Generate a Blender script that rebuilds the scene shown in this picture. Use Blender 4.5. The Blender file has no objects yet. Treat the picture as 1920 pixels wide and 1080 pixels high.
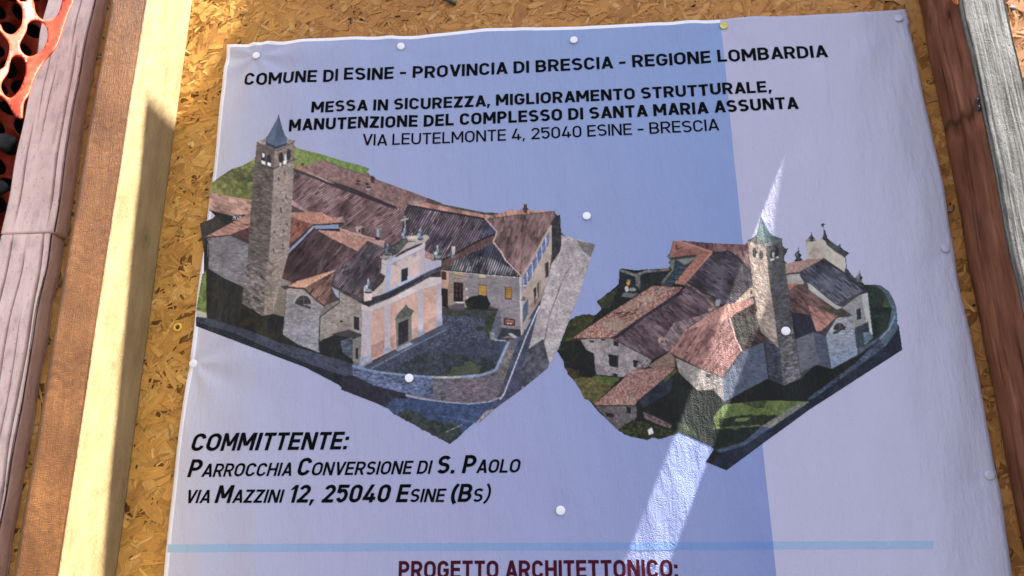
import bpy, bmesh, math, random
import numpy as np
from mathutils import Vector, Matrix
from mathutils.geometry import delaunay_2d_cdt

random.seed(4); RNG = np.random.default_rng(11)
scene = bpy.context.scene
C = scene.collection

# ---------------------------------------------------------------- camera, sky, sun, exposure
# World: x along the wall, y into the wall (board face at y = 0), z up. The banner's top left corner hangs at z = ZT.
ZT = 2.1
CAM_LOC = np.array([0.5073786057, -0.9746037144, -0.6914578890])
CAM_R = np.array([[0.9968565165, 0.0789081653, -0.0071124459],
                  [-0.0294215360, 0.2853380605, -0.9579752421],
                  [-0.0735626172, 0.9551731218, 0.2867627044]])      # rows: right, down, forward
F_PX, PPX, PPY = 1430.6, 960.0, 540.0
cam = bpy.data.cameras.new('camera'); cam.lens = 36*F_PX/1920; cam.sensor_width = 36; cam.sensor_fit = 'HORIZONTAL'
cam.clip_start = .01; cam.clip_end = 2000
camo = bpy.data.objects.new('camera', cam); C.objects.link(camo)
mw = Matrix.Identity(4)
for i in range(3):
    mw[i][0], mw[i][1], mw[i][2], mw[i][3] = CAM_R[0][i], -CAM_R[1][i], -CAM_R[2][i], CAM_LOC[i] + (ZT if i == 2 else 0)
camo.matrix_world = mw
scene.camera = camo

GRAZE = math.radians(4.2)                                  # the sun rakes along the wall from upper right
SUN = Vector((.42*math.cos(GRAZE), -math.sin(GRAZE), .9075*math.cos(GRAZE))).normalized()
world = bpy.data.worlds.new('World'); scene.world = world; world.use_nodes = True
wn = world.node_tree; bg = wn.nodes['Background']
sky = wn.nodes.new('ShaderNodeTexSky'); sky.sky_type = 'NISHITA'; sky.sun_disc = False
sky.sun_elevation = math.asin(SUN.z); sky.sun_rotation = math.atan2(SUN.x, SUN.y)
hs = wn.nodes.new('ShaderNodeHueSaturation'); hs.inputs['Saturation'].default_value = .55
wn.links.new(sky.outputs[0], hs.inputs['Color']); wn.links.new(hs.outputs[0], bg.inputs[0])
bg.inputs[1].default_value = .05
sun = bpy.data.lights.new('sun', 'SUN'); sun.energy = 5.0; sun.angle = math.radians(.32); sun.color = (1, .985, .95)
suno = bpy.data.objects.new('sun', sun); C.objects.link(suno)
suno.rotation_euler = (-SUN).to_track_quat('-Z', 'Y').to_euler(); suno.location = (3, -2, 8)
scene.view_settings.view_transform = 'Standard'; scene.view_settings.look = 'None'
scene.view_settings.exposure = 2.99; scene.view_settings.gamma = 1; scene.view_settings.use_curve_mapping = False
scene.render.engine = 'CYCLES'

# ---------------------------------------------------------------- helpers
def at(px, py, y=0.0):
    """point of the plane y seen at picture position (px, py)"""
    px, py = np.asarray(px, float), np.asarray(py, float)
    d = np.stack([(px - PPX)/F_PX, (py - PPY)/F_PX, np.ones_like(px)], -1) @ CAM_R
    k = (y - CAM_LOC[1])/d[..., 1]
    p = CAM_LOC + d*k[..., None]
    p[..., 2] += ZT
    return p

def lin(c):
    c = np.asarray(c, float)/255.0
    return np.where(c <= .04045, c/12.92, ((c + .055)/1.055)**2.4)
WHITE = np.array([.82, .84, .90])/.80                       # light on the shaded wall, relative
def ink(c):                                                 # print colour from its look in that shade
    return np.clip(lin(c)/WHITE/.98 - .009, .002, .86)

def tag(o, label=None, cat=None, group=None, kind=None):
    for k, v in (('label', label), ('category', cat), ('group', group), ('kind', kind)):
        if v: o[k] = v
    return o

def link(name, me, mats=(), parent=None, smooth=False):
    o = bpy.data.objects.new(name, me); C.objects.link(o)
    for m in mats if isinstance(mats, (list, tuple)) else [mats]: me.materials.append(m)
    if parent: o.parent = parent
    if smooth: me.polygons.foreach_set('use_smooth', [True]*len(me.polygons))
    return o

def mesh_np(name, v, f, colors=None, uv=None):
    """mesh from arrays: f is (n,3) or (n,4)"""
    v = np.asarray(v, np.float32); f = np.asarray(f, np.int32)
    me = bpy.data.meshes.new(name); n, k = f.shape
    me.vertices.add(len(v)); me.vertices.foreach_set('co', v.ravel())
    me.loops.add(n*k); me.loops.foreach_set('vertex_index', f.ravel())
    me.polygons.add(n); me.polygons.foreach_set('loop_start', np.arange(0, n*k, k, dtype=np.int32))
    me.update(calc_edges=True)
    if colors is not None:
        a = me.color_attributes.new('ink', 'FLOAT_COLOR', 'POINT')
        a.data.foreach_set('color', np.concatenate([colors, np.ones((len(v), 1))], 1).astype(np.float32).ravel())
    if uv is not None:
        l = me.uv_layers.new(name='UVMap'); l.data.foreach_set('uv', np.asarray(uv, np.float32)[f.ravel()].ravel())
    return me

class Mat:
    """small node-graph builder around a Principled BSDF"""
    def __init__(s, name, rough=.6, spec=.5, col=None):
        s.m = bpy.data.materials.new(name); s.m.use_nodes = True; s.t = s.m.node_tree
        s.b = s.t.nodes['Principled BSDF']; s.b.inputs['Roughness'].default_value = rough
        s.b.inputs['Specular IOR Level'].default_value = spec
        if col: s.b.inputs['Base Color'].default_value = (*col, 1)
    def n(s, typ, **kw):
        nd = s.t.nodes.new('ShaderNode' + typ)
        for k, v in kw.items():
            if isinstance(k, str) and hasattr(nd, k) and k not in ('Scale',): setattr(nd, k, v)
            else: nd.inputs[k].default_value = v
        return nd
    def l(s, a, b): s.t.links.new(a, b); return b
    def put(s, sock, v):
        if hasattr(v, 'is_linked') or hasattr(v, 'links'): s.l(v, sock)
        else: sock.default_value = v
    def math(s, op, a, b=0.0, c=0.0, clamp=False):
        nd = s.t.nodes.new('ShaderNodeMath'); nd.operation = op; nd.use_clamp = clamp
        for i, v in enumerate((a, b, c)): s.put(nd.inputs[i], v)
        return nd.outputs[0]
    def mix(s, f, a, b, blend='MIX'):
        nd = s.t.nodes.new('ShaderNodeMix'); nd.data_type = 'RGBA'; nd.blend_type = blend
        s.put(nd.inputs[0], f)
        for i, v in ((6, a), (7, b)): s.put(nd.inputs[i], (*v, 1) if isinstance(v, tuple) and len(v) == 3 else v)
        return nd.outputs[2]
    def pos(s, scale=(1, 1, 1), rot=(0, 0, 0)):
        g = s.n('NewGeometry'); mp = s.n('Mapping'); mp.inputs['Scale'].default_value = scale; mp.inputs['Rotation'].default_value = rot
        s.l(g.outputs['Position'], mp.inputs['Vector']); return mp.outputs[0]
    def uv(s, scale=(1, 1, 1), rot=(0, 0, 0)):
        g = s.n('UVMap'); mp = s.n('Mapping'); mp.inputs['Scale'].default_value = scale; mp.inputs['Rotation'].default_value = rot
        s.l(g.outputs[0], mp.inputs['Vector']); return mp.outputs[0]
    def noise(s, vec, scale=5, detail=4, rough=.55, dist=0.0):
        nd = s.n('TexNoise'); s.l(vec, nd.inputs['Vector'])
        nd.inputs['Scale'].default_value = scale; nd.inputs['Detail'].default_value = detail
        nd.inputs['Roughness'].default_value = rough; nd.inputs['Distortion'].default_value = dist
        return nd.outputs['Fac']
    def ramp(s, f, stops):
        nd = s.n('ValToRGB'); s.l(f, nd.inputs[0]); e = nd.color_ramp.elements
        while len(e) < len(stops): e.new(.5)
        for el, (p, c) in zip(e, stops):
            el.position = p; el.color = (*c, 1) if isinstance(c, tuple) else (c, c, c, 1)
        return nd.outputs[0]
    def bump(s, h, dist=.001, strength=1.0):
        nd = s.n('Bump'); nd.inputs['Distance'].default_value = dist; nd.inputs['Strength'].default_value = strength
        s.l(h, nd.inputs['Height'])
        if s.b.inputs['Normal'].is_linked: s.l(s.b.inputs['Normal'].links[0].from_socket, nd.inputs['Normal'])
        s.l(nd.outputs[0], s.b.inputs['Normal'])
    def base(s, v): s.put(s.b.inputs['Base Color'], v); return s

def attr(M, name='ink'):
    nd = M.n('Attribute'); nd.attribute_name = name; return nd.outputs['Color']

def vinyl(M, sheen=.12):
    """fine crinkles of the banner sheet, the same on the sheet and on everything printed on it"""
    h1 = M.noise(M.pos((1, 1, .42), (0, .35, 0)), 95, 3, .6, .6)
    h2 = M.noise(M.pos((1, 1, .2)), 42, 3, .55)
    M.bump(h1, .0013); M.bump(h2, .0036)
    M.bump(M.noise(M.pos(), 900, 0), .00042)                # scrim weave, finer than a pixel
    M.b.inputs['Sheen Weight'].default_value = sheen; M.b.inputs['Sheen Roughness'].default_value = .5
    return M
# ---------------------------------------------------------------- printed aerial pictures (numpy painter)
# The two pictures are ink on the vinyl: flat colour per point of the print, worked out here from polygons and noise.
ZOOMS = dict(A=(360,200,3.2725), B=(720,260,3.6), C=(360,480,3.0), D=(640,520,3.274), E=(1030,380,3.858),
             F=(1360,340,3.6), G=(1030,600,3.6), H=(1320,580,3.375), J=(540,290,8.31), K=(740,370,7.715),
             L=(500,400,6.75), M=(670,400,6.75), N=(1060,520,6.75), O=(1240,440,6.75), Q=(1250,560,5.4),
             T=(820,480,6.0), P=(0,0,1.0))

def pts(s):
    out, z = [], ZOOMS['P']
    for tok in s.split():
        if tok in ZOOMS:
            z = ZOOMS[tok]
        else:
            a, b = tok.split(',')
            out.append((z[0] + float(a)/z[2], z[1] + float(b)/z[2]))
    return np.array(out)

def hash2(ix, iy, seed):
    h = (ix.astype(np.int64)*374761393 + iy.astype(np.int64)*668265263 + seed*974634777) & 0xffffffff
    h = ((h ^ (h >> 13))*1274126177) & 0xffffffff
    h = ((h ^ (h >> 16))*2246822519) & 0xffffffff
    return ((h ^ (h >> 15)) & 0xffff)/65535.0

def vnoise(x, y, seed=0):
    x0, y0 = np.floor(x), np.floor(y)
    fx, fy = x - x0, y - y0
    fx, fy = fx*fx*(3 - 2*fx), fy*fy*(3 - 2*fy)
    a, b = hash2(x0, y0, seed), hash2(x0 + 1, y0, seed)
    c, d = hash2(x0, y0 + 1, seed), hash2(x0 + 1, y0 + 1, seed)
    return (a + (b - a)*fx) + ((c + (d - c)*fx) - (a + (b - a)*fx))*fy

def fbm(x, y, seed=0, n=4):
    s, a, t = 0, 1.0, 0
    for k in range(n):
        s = s + a*vnoise(x*2**k, y*2**k, seed + 17*k); t += a; a *= .55
    return s/t

class Print:
    def __init__(self, x0, y0, x1, y1):
        self.x0, self.y0, self.w, self.h = x0, y0, x1 - x0, y1 - y0
        self.Y, self.X = np.mgrid[0:self.h, 0:self.w].astype(float)
        self.X += x0; self.Y += y0
        self.col = np.zeros((self.h, self.w, 3))
        self.on = np.zeros((self.h, self.w), bool)
        self.k = 0

    def box(self, p, pad=2):
        a = np.clip(np.floor(p.min(0) - pad - (self.x0, self.y0)).astype(int), 0, (self.w, self.h))
        b = np.clip(np.ceil(p.max(0) + pad - (self.x0, self.y0)).astype(int), 0, (self.w, self.h))
        return slice(a[1], b[1]), slice(a[0], b[0])

    def inside(self, p, sl, rough=0.0):
        X, Y = self.X[sl], self.Y[sl]
        if rough:
            X = X + rough*(fbm(X/6, Y/6, self.k + 3, 3) - .5)*2; Y = Y + rough*(fbm(X/6, Y/6, self.k + 9, 3) - .5)*2
        m = np.zeros(X.shape, bool)
        q = np.roll(p, -1, 0)
        for (xa, ya), (xb, yb) in zip(p, q):
            if ya == yb: continue
            c = (Y < ya) != (Y < yb)
            m ^= c & (X < (xb - xa)*(Y - ya)/(yb - ya) + xa)
        return m

    def put(self, sl, m, c):
        self.col[sl][m] = c[m]
        self.on[sl] |= m

    def poly(self, s, col, tex='flat', amt=.12, rough=0.0, col2=None, d=(1, 0), per=4.0, scale=5.0, grad=None):
        """tex: flat | roof (columns running along d, period per, bright tiles col2) | stone | mottle (col..col2)"""
        self.k += 1
        p = pts(s); sl = self.box(p, 2 + rough)
        m = self.inside(p, sl, rough)
        if not m.any(): return
        X, Y = self.X[sl], self.Y[sl]
        c = np.broadcast_to(np.array(col, float), X.shape + (3,)).copy()
        n = fbm(X/scale, Y/scale, self.k, 4) - .5
        big = fbm(X/28, Y/28, self.k + 50, 3) - .5
        if tex == 'roof':
            L = math.hypot(*d); dx, dy = d[0]/L, d[1]/L
            u = (-X*dy + Y*dx)/per + .25*(vnoise(X/15, Y/15, self.k + 5) - .5)
            v = (X*dx + Y*dy)/(per*2.4)
            cu = np.floor(u); off = hash2(cu, cu*0, 7)
            r = hash2(cu, np.floor(v + off), self.k)
            r2 = hash2(cu, np.floor(v*.45 + off), self.k + 1)
            st = .5 + .5*np.cos(2*math.pi*(u - cu - .5))
            w = np.clip(st*1.2 - .2, 0, 1)*(.5 + .5*r)*(.72 + .4*r2)*.76
            w = np.clip(w*(1 + 2.2*big), 0, 1)[..., None]
            base = c*(1 + .55*(r2 - .5) + .6*big + .3*n)[..., None]
            hi = np.array(col2 if col2 is not None else [min(255, q*2.0) for q in col], float)
            c = base*(1 - w) + hi*w
            dk = (r < .05)[..., None]
            c = np.where(dk, c*.72, c)
        elif tex == 'stone':
            L = math.hypot(*d); dx, dy = d[0]/L, d[1]/L
            u, v = X*dx + Y*dy, -X*dy + Y*dx
            s1 = fbm(u/(scale*1.2), v/(scale*.5), self.k, 4) - .5
            s2 = vnoise(u/(scale*.9), v/(scale*.35), self.k + 4)
            c = c*(1 + amt*4.2*s1 + amt*1.0*(s2 - .5) + amt*2.0*big)[..., None]
            c = np.where((s2 < .08)[..., None], c*.72, c)
            c = np.where((s2 > .94)[..., None], c*1.2, c)
        elif tex == 'mottle':
            t = np.clip(.5 + 2.3*n + 1.0*big, 0, 1)[..., None]
            c = c*(1 - t) + np.array(col2, float)*t
            c = c*(1 + amt*3*(vnoise(X/1.6, Y/1.6, self.k + 8) - .5))[..., None]
        else:
            c = c*(1 + amt*3*n + amt*2.0*big)[..., None]
        if grad is not None:
            (ax, ay), (bx, by), g = grad
            t = np.clip(((X - ax)*(bx - ax) + (Y - ay)*(by - ay))/((bx - ax)**2 + (by - ay)**2), 0, 1)[..., None]
            c = c*(1 - t) + c*np.array(g)*t
        self.put(sl, m, c)

    def line(self, s, col, w=2.0, amt=.1, dash=None):
        self.k += 1
        p = pts(s); sl = self.box(p, w + 2)
        X, Y = self.X[sl], self.Y[sl]
        best = np.full(X.shape, 1e9); run = np.zeros(X.shape); acc = 0
        for (xa, ya), (xb, yb) in zip(p[:-1], p[1:]):
            L = math.hypot(xb - xa, yb - ya) + 1e-9
            t = np.clip(((X - xa)*(xb - xa) + (Y - ya)*(yb - ya))/L/L, 0, 1)
            dd = np.hypot(X - xa - t*(xb - xa), Y - ya - t*(yb - ya))
            run = np.where(dd < best, acc + t*L, run); best = np.minimum(best, dd); acc += L
        m = best <= w/2
        if dash: m &= (run % dash[0]) < dash[1]
        c = np.array(col, float)*(1 + amt*4*(fbm(X/4, Y/4, self.k, 3) - .5))[..., None]
        self.put(sl, m, c)

    def spot(self, z, x, y, rx, ry, col, amt=.15, half=False):
        zz = ZOOMS[z]; cx, cy = zz[0] + x/zz[2], zz[1] + y/zz[2]; rx /= zz[2]; ry /= zz[2]
        self.k += 1
        sl = self.box(np.array([[cx - rx, cy - ry], [cx + rx, cy + ry]]))
        X, Y = self.X[sl], self.Y[sl]
        m = ((X - cx)/rx)**2 + ((Y - cy)/ry)**2 <= 1
        if half: m &= Y <= cy
        c = np.array(col, float)*(1 + amt*4*(fbm(X/4, Y/4, self.k, 3) - .5))[..., None]
        self.put(sl, m, c)

    def specks(self, s, col, share=.03, size=1.6, seed=0):
        p = pts(s); sl = self.box(p); m = self.inside(p, sl)
        X, Y = self.X[sl], self.Y[sl]
        m &= hash2(np.floor(X/size + .3*Y/size), np.floor(Y/size), seed) < share
        self.put(sl, m, np.broadcast_to(np.array(col, float), X.shape + (3,)))

    def urn(self, z, x, y, h, col=(118, 128, 150)):
        """small stone finial: base, belly, neck, knob; y is the foot"""
        dk = [q*.5 for q in col]; lt = [min(255, q*1.35) for q in col]
        self.spot(z, x, y - .07*h, .26*h, .09*h, dk); self.spot(z, x, y - .22*h, .19*h, .12*h, col)
        self.spot(z, x - .05*h, y - .45*h, .25*h, .16*h, col); self.spot(z, x + .1*h, y - .42*h, .13*h, .13*h, dk)
        self.spot(z, x - .1*h, y - .47*h, .09*h, .09*h, lt); self.spot(z, x, y - .68*h, .1*h, .12*h, col)
        self.spot(z, x, y - .88*h, .06*h, .13*h, lt)

    def finish(self):
        on0 = self.on.copy(); grown = on0.copy(); col = self.col.copy()
        for k in range(5):                               # close hairline gaps between neighbouring polygons
            acc = np.zeros_like(col); cnt = np.zeros(on0.shape)
            for ax, sh in ((0, 1), (0, -1), (1, 1), (1, -1)):
                r = np.roll(grown, sh, ax); acc += np.roll(col, sh, ax)*r[..., None]; cnt += r
            new = (~grown) & (cnt > 0)
            col[new] = (acc/np.maximum(cnt, 1)[..., None])[new]*.93; grown |= new
        for k in range(5):
            er = grown.copy()
            for ax, sh in ((0, 1), (0, -1), (1, 1), (1, -1)): er &= np.roll(grown, sh, ax)
            grown = er
        self.on = on0 | grown; self.col = col
        c = self.col.copy(); w = self.on.astype(float)
        for ax in (0, 1):                                # ink bleeds a little
            wn = w.copy(); cn = c*w[..., None]
            for sh in (-1, 1):
                cn += .30*np.roll(c*w[..., None], sh, ax); wn = wn + .30*np.roll(w, sh, ax)
            c = cn/np.maximum(wn, 1e-6)[..., None]
        c = c*(1 + .22*(fbm(self.X/45, self.Y/45, 77, 3) - .5) + .10*(vnoise(self.X/1.3, self.Y/1.3, 78) - .5))[..., None]
        g = c.mean(-1, keepdims=True); c = g + (c - g)*.90      # four-colour print, slightly muted
        return np.clip(c, 4, 250), self.on

def picture_one():
    g = Print(358, 200, 1128, 842); P, Ln, S = g.poly, g.line, g.spot
    RD = (.79, -.61)
    P('376,420 480,380 500,500 420,520 385,490', (56,50,46), amt=.2)
    P('430,420 470,345 560,335 700,405 900,415 1030,425 1045,470 990,640 930,690 760,700 660,660 540,600 480,560', (70,56,58), amt=.2)
    P('A 130,470 250,385 300,370 350,345 400,312 400,590 105,540', (150,148,88), 'mottle', col2=(92,98,44), scale=9)
    P('A 190,430 260,388 400,372 400,470 300,470', (62,66,38), 'mottle', col2=(112,112,66), rough=4, scale=7)
    P('A 115,535 372,578 372,668 230,674 110,642', (176,134,120), 'roof', col2=(198,158,142), d=(.95,.3), per=3)
    P('A 108,640 240,672 372,664 300,700 90,802 80,860 75,1080 C 30,340 300,300 A 250,760', (40,40,28), 'mottle', col2=(18,20,14), scale=6)
    g.specks('A 250,672 310,672 300,700 255,698', (190,195,200), .5)
    P('A 88,803 240,720 372,648 372,742 240,790', (158,112,100), 'roof', col2=(185,140,124), d=(.9,.25), per=3)
    P('A 238,790 372,735 352,842', (74,48,46), 'roof', col2=(110,76,70), d=(.7,.6), per=3)
    P('A 98,812 240,794 352,840 335,1080 C 300,182 190,132 95,72', (122,116,122), 'stone', .14, scale=5)
    Ln('A 90,806 240,792 352,842', (58,48,50), 2)
    Ln('A 92,812 108,850 104,1000', (50,46,50), 1.6)
    # churchyard, kerb and road along the foot
    P('C 85,72 190,130 300,180 290,275 400,335 520,345 515,440 700,540 900,615 700,600 380,430 90,352', (46,42,28), 'mottle', col2=(24,22,16), scale=8)
    P('C 62,105 86,80 86,322 30,312', (120,132,72), 'mottle', col2=(80,98,44))
    P('C 34,308 86,322 86,358 30,348', (176,166,156))
    P('C 30,345 90,350 250,400 500,490 700,545 910,615 910,690 700,630 480,545 250,445 30,385', (58,60,76), 'stone', .2, scale=4, d=(.9,.4))
    P('C 30,372 250,440 480,540 700,622 900,690 1110,772 1210,800 1210,920 1110,865 850,740 640,630 30,400', (36,36,48), 'mottle', col2=(26,28,38), scale=6)
    # hay meadow behind, long rear roof
    P('A 630,253 700,275 880,320 1097,385 1070,418 990,420 640,390', (132,146,78), 'mottle', col2=(96,122,58), scale=6)
    S('J', 165,180,80,50,(134,128,84)); S('J',245,170,22,22,(70,66,44))
    P('J 150,240 570,105 900,230 1210,322 1662,490 K 480,5 680,80 640,112 420,60 210,112 150,162 0,112 J 1662,800 900,465 95,235', (150,114,108), 'mottle', col2=(112,84,84), scale=4, amt=.1)
    P('J 150,235 240,200 215,260', (196,120,88))
    Ln('J 570,105 900,230 1300,370 1662,490', (98,72,72), 1.5)
    Ln('J 240,255 700,470 1300,680 1662,790', (176,140,132), 1.6)
    P('J 95,235 400,365 900,530 1400,700 1662,795 1662,872 1400,750 900,590 300,350 95,275', (50,42,50), amt=.15)
    P('J 85,272 300,350 900,580 1662,850 K 150,170 100,560 M 550,335 360,440 L 1485,360 930,205 980,130 700,0 J 240,842 55,785', (84,56,60), 'roof', col2=(196,168,168), d=RD, per=3.7)
    P('J 55,790 60,700 240,840 700,1000 860,980 900,1080 600,1080', (150,118,116), 'roof', col2=(190,165,160), d=RD, per=3.5)
    for q in ('1110,430', '1100,475', '1240,470', '1265,520'):
        x, y = map(float, q.split(',')); S('J', x, y, 32, 15, (52,40,44))
    S('J',1255,548,38,16,(150,148,150))
    P('J 1290,345 1345,335 1352,452 1300,445', (58,44,46)); Ln('J 1290,340 1345,332', (150,120,112), 2)
    # second roof with bright tiles, strip along its ridge, hedge line behind
    P('K 660,85 1300,212 1430,215 1543,228 1543,265 1380,262 1100,205 640,112', (52,56,50), 'mottle', col2=(92,94,86), scale=3)
    P('K 205,112 420,60 640,108 900,175 1300,245 1400,262 1543,262 1543,290 1320,308 700,205', (162,112,100), 'roof', col2=(192,146,132), d=(.9,.4), per=3)
    P('K 230,70 400,50 330,100', (150,146,142)); P('K 480,0 680,78 620,118 440,70', (84,66,64))
    P('K 205,118 700,202 1310,308 1480,492 1440,540 1100,690 880,812 740,912 680,882 430,780 300,600 90,560 150,170', (52,42,52), 'roof', col2=(204,184,188), d=(.5,-.86), per=4.2)
    Ln('K 205,122 700,206 1310,310', (42,36,46), 3.4)
    P('K 1310,310 1480,490 1440,540 1250,600 1310,420', (42,44,66), 'roof', col2=(140,140,165), d=(.5,-.86), per=4)
    P('K 880,812 1260,600 1450,535 1425,642 1100,820 760,1002 690,972 700,922', (112,80,76), 'mottle', col2=(84,60,60), scale=3)
    Ln('K 690,905 880,815 1250,605 1440,535', (40,32,38), 3.2)
    P('K 430,770 560,830 570,905 470,915 430,870', (190,150,142), 'mottle', col2=(150,112,106), scale=3)
    # gallery house: right slope, hip, ridge tiles
    P('B 715,520 790,498 850,478 1157,486 850,522 700,542', (172,124,108), 'roof', col2=(200,156,138), d=(.3,.9), per=3)
    P('B 690,541 850,520 1157,488 1130,560 1100,640 935,925 915,928 740,697 768,630', (118,88,88), 'roof', col2=(160,128,124), d=(.25,-.97), per=3.0)
    P('B 940,440 968,440 968,502 942,500', (78,58,58)); P('B 938,438 970,438 970,446 938,446', (150,120,110))
    P('K 1428,642 1543,795 B 918,930 410,888 480,822 735,700', (48,44,52), 'roof', col2=(214,206,206), d=(.35,-.94), per=4.4)
    P('B 735,700 800,790 870,880 700,790 600,800 560,800', (42,42,58), 'roof', col2=(120,120,140), d=(.35,-.94), per=4.4)
    Ln('K 1310,303 1400,410 1482,495 1455,570 1422,642 1543,792 B 820,820 925,925', (198,168,160), 2.6)
    Ln('B 700,541 850,521 1157,488', (90,66,68), 1.6)
    # far end of the street
    P('B 1128,560 1190,503 1197,640 1240,660 1200,745 1130,850', (36,34,38), 'mottle', col2=(66,62,64))
    P('B 1120,725 1130,725 1130,830 1120,820', (150,80,72))
    P('B 1195,650 1230,655 1430,712 1310,1080 D 1325,455 1270,560 1110,690 950,800 1060,700 1090,370 1220,180 1270,0 B 1130,845 1200,742', (186,172,172), 'mottle', col2=(156,144,148), scale=9)
    P('B 1300,690 1430,712 1395,800 1340,760', (104,98,102), 'mottle', col2=(130,122,124), scale=7)
    Ln('B 1215,665 1180,800 1080,1075', (188,178,180), 2)
    Ln('B 1260,860 1200,960 1160,1080 D 1280,230 1240,420', (118,104,106), 2.2, .4)
    P('D 1214,182 1150,440 1110,690 950,805 840,900 940,755 970,720 1090,365 1180,200', (78,80,104), 'mottle', col2=(58,60,80), scale=8)
    P('D 1150,440 1240,380 1275,520 1270,560 1120,680 1090,600', (100,98,112), 'mottle', col2=(58,56,68), scale=9)
    Ln('D 1215,180 1130,375 1000,715 975,750', (196,192,206), 2.4)
    P('D 880,822 945,806 850,884 830,892', (158,148,148), 'mottle', col2=(104,100,110), scale=3)
    # street front of the gallery house
    P('B 920,932 1000,800 1112,600 1132,580 1132,770 1110,940 1070,1075 T 1030,700 960,880 940,892 945,240', (174,152,142), amt=.08)
    P('T 1020,560 1160,440 1230,300 1180,480 1020,690', (150,132,122), amt=.1)
    P('B 932,945 1000,832 1112,625 1115,705 1000,920 940,1032', (70,80,124), 'mottle', col2=(100,112,150), scale=3)
    for q in ('940,950 945,1030', '965,900 970,985', '1000,835 1003,920', '1032,775 1035,860', '1064,722 1067,800', '1092,668 1095,740'):
        Ln('B ' + q, (192,188,200), 1.8)
    Ln('B 936,990 1000,880 1114,668', (126,132,166), 1.2)
    P('T 1085,372 1110,350 1113,452 1088,482', (42,40,42)); P('T 1125,312 1142,290 1146,452 1130,472', (62,52,50)); P('T 1150,280 1165,265 1168,425 1152,440', (150,128,118))
    P('T 1210,85 1250,60 1250,232 1214,252', (70,70,70)); P('T 1228,75 1250,60 1250,230 1232,240', (40,42,42))
    P('T 960,562 1026,470 1026,642 965,762', (78,94,116)); S('T',1100,510,14,42,(112,70,62))
    P('T 918,240 946,240 950,890 930,890', (196,184,184), amt=.06)
    S('T',972,480,24,26,(96,98,108)); Ln('T 940,340 1010,330', (190,186,190), 1.6); Ln('T 940,495 975,490', (90,88,92), 1.4)
    P('T 960,800 1040,700 1050,730 990,830', (150,146,158)); 
    # court front of the gallery house
    P('T 80,168 930,238 922,250 940,892 700,930 720,700 690,600 590,560 130,592 105,300', (134,124,128), 'stone', .10, scale=4)
    P('T 80,168 320,185 320,560 130,592 105,300', (150,132,124), 'stone', .09, scale=4)
    Ln('T 85,162 500,205 930,240', (206,196,196), 2.0); Ln('T 85,156 500,198 920,232', (40,34,40), 1.8)
    P('T 185,180 292,190 290,226 185,216', (186,156,118)); P('T 463,210 552,217 550,246 463,241', (186,156,118)); Ln('T 185,215 290,224', (84,72,66), 1.2); Ln('T 463,243 550,249', (84,72,66), 1.2)
    P('T 176,290 294,296 294,524 180,520', (84,70,70)); P('T 184,298 288,304 288,514 186,510', (38,24,30))
    for a in (215, 260):
        for b in (330, 385, 440): S('T', a, b, 9, 20, (104,78,72)); S('T', a, b, 5, 14, (40,26,30))
    Ln('T 184,516 290,520', (214,206,206), 1.6); P('T 140,535 300,535 306,602 130,592', (84,76,80))
    P('T 456,318 558,324 558,446 458,440', (92,78,78)); P('T 468,330 552,335 552,440 468,435', (176,132,56), amt=.1)
    for k in (355, 380, 405): Ln('T 468,%d 552,%d' % (k, k + 5), (134,98,40), 1)
    P('T 758,342 836,346 834,490 762,486', (84,70,74)); P('T 768,350 830,353 828,470 770,467', (172,124,52), amt=.1)
    for k in (375, 400, 430): Ln('T 768,%d 830,%d' % (k, k + 3), (124,88,38), 1)
    S('T',325,370,12,12,(220,214,216)); S('T',335,462,16,16,(190,150,140)); S('T',335,462,9,9,(210,206,206))
    P('T 320,520 350,465 420,445 470,430 560,455 590,540 560,608 400,592', (26,30,26), 'mottle', col2=(14,18,18), rough=2)
    P('T 310,500 370,470 400,560 330,590', (52,60,34), 'mottle', col2=(24,30,22), rough=2)
    P('T 320,580 690,605 680,650 600,640 340,610', (44,50,32), 'mottle', col2=(30,36,26))
    P('T 746,698 872,710 870,786 748,774', (50,30,34)); P('T 756,708 862,718 860,772 758,764', (126,68,62)); g.specks('T 775,718 850,724 848,742 775,738', (196,150,140), .35, 1.2, 5)
    P('T 785,752 805,754 805,764 785,762', (220,210,210)); P('T 815,754 838,756 838,768 815,766', (220,210,210))
    P('T 690,800 935,825 940,905 800,900 690,925', (50,48,58), amt=.2); Ln('T 760,812 935,826', (84,80,88), 1)
    P('T 40,158 130,166 128,360 120,592 40,565', (186,146,126)); P('T 45,360 120,370 126,592 45,562', (34,20,22)); P('T 45,170 98,176 96,268 48,262', (64,46,44))
    P('T 120,300 180,300 182,540 118,560', (150,126,114), 'stone', .1)
    # forecourt, paving, boundary wall
    P('D 612,185 770,200 965,205 935,330 1012,388 960,565 850,602 640,616 380,598 150,562 350,440 625,290', (68,72,92), 'mottle', col2=(52,56,72), scale=5, amt=.2)
    g.specks('D 625,220 900,230 900,380 600,420 480,470 640,320', (112,112,120), .10, 1.4, 3)
    P('D 615,188 960,205 935,260 800,240 640,235', (50,52,44), 'mottle', col2=(66,68,70), scale=5)
    P('D 300,580 480,470 700,470 930,500 950,565 850,602 640,614 400,600', (60,64,76), 'mottle', col2=(42,46,48), scale=7, amt=.2, rough=5)
    P('D 690,560 780,520 860,540 830,600 640,614', (66,70,60), 'mottle', col2=(78,82,66), rough=6, scale=4)
    S('D',850,312,28,14,(44,48,38)); P('D 880,250 960,210 930,330 905,370 880,340', (46,52,36), 'mottle', col2=(64,68,52), rough=3)
    P('D 140,560 340,440 632,290 648,322 420,440 195,562', (74,80,100), 'stone', .12, scale=5); Ln('D 185,558 420,432 640,322', (124,132,154), 1.6)
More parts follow.
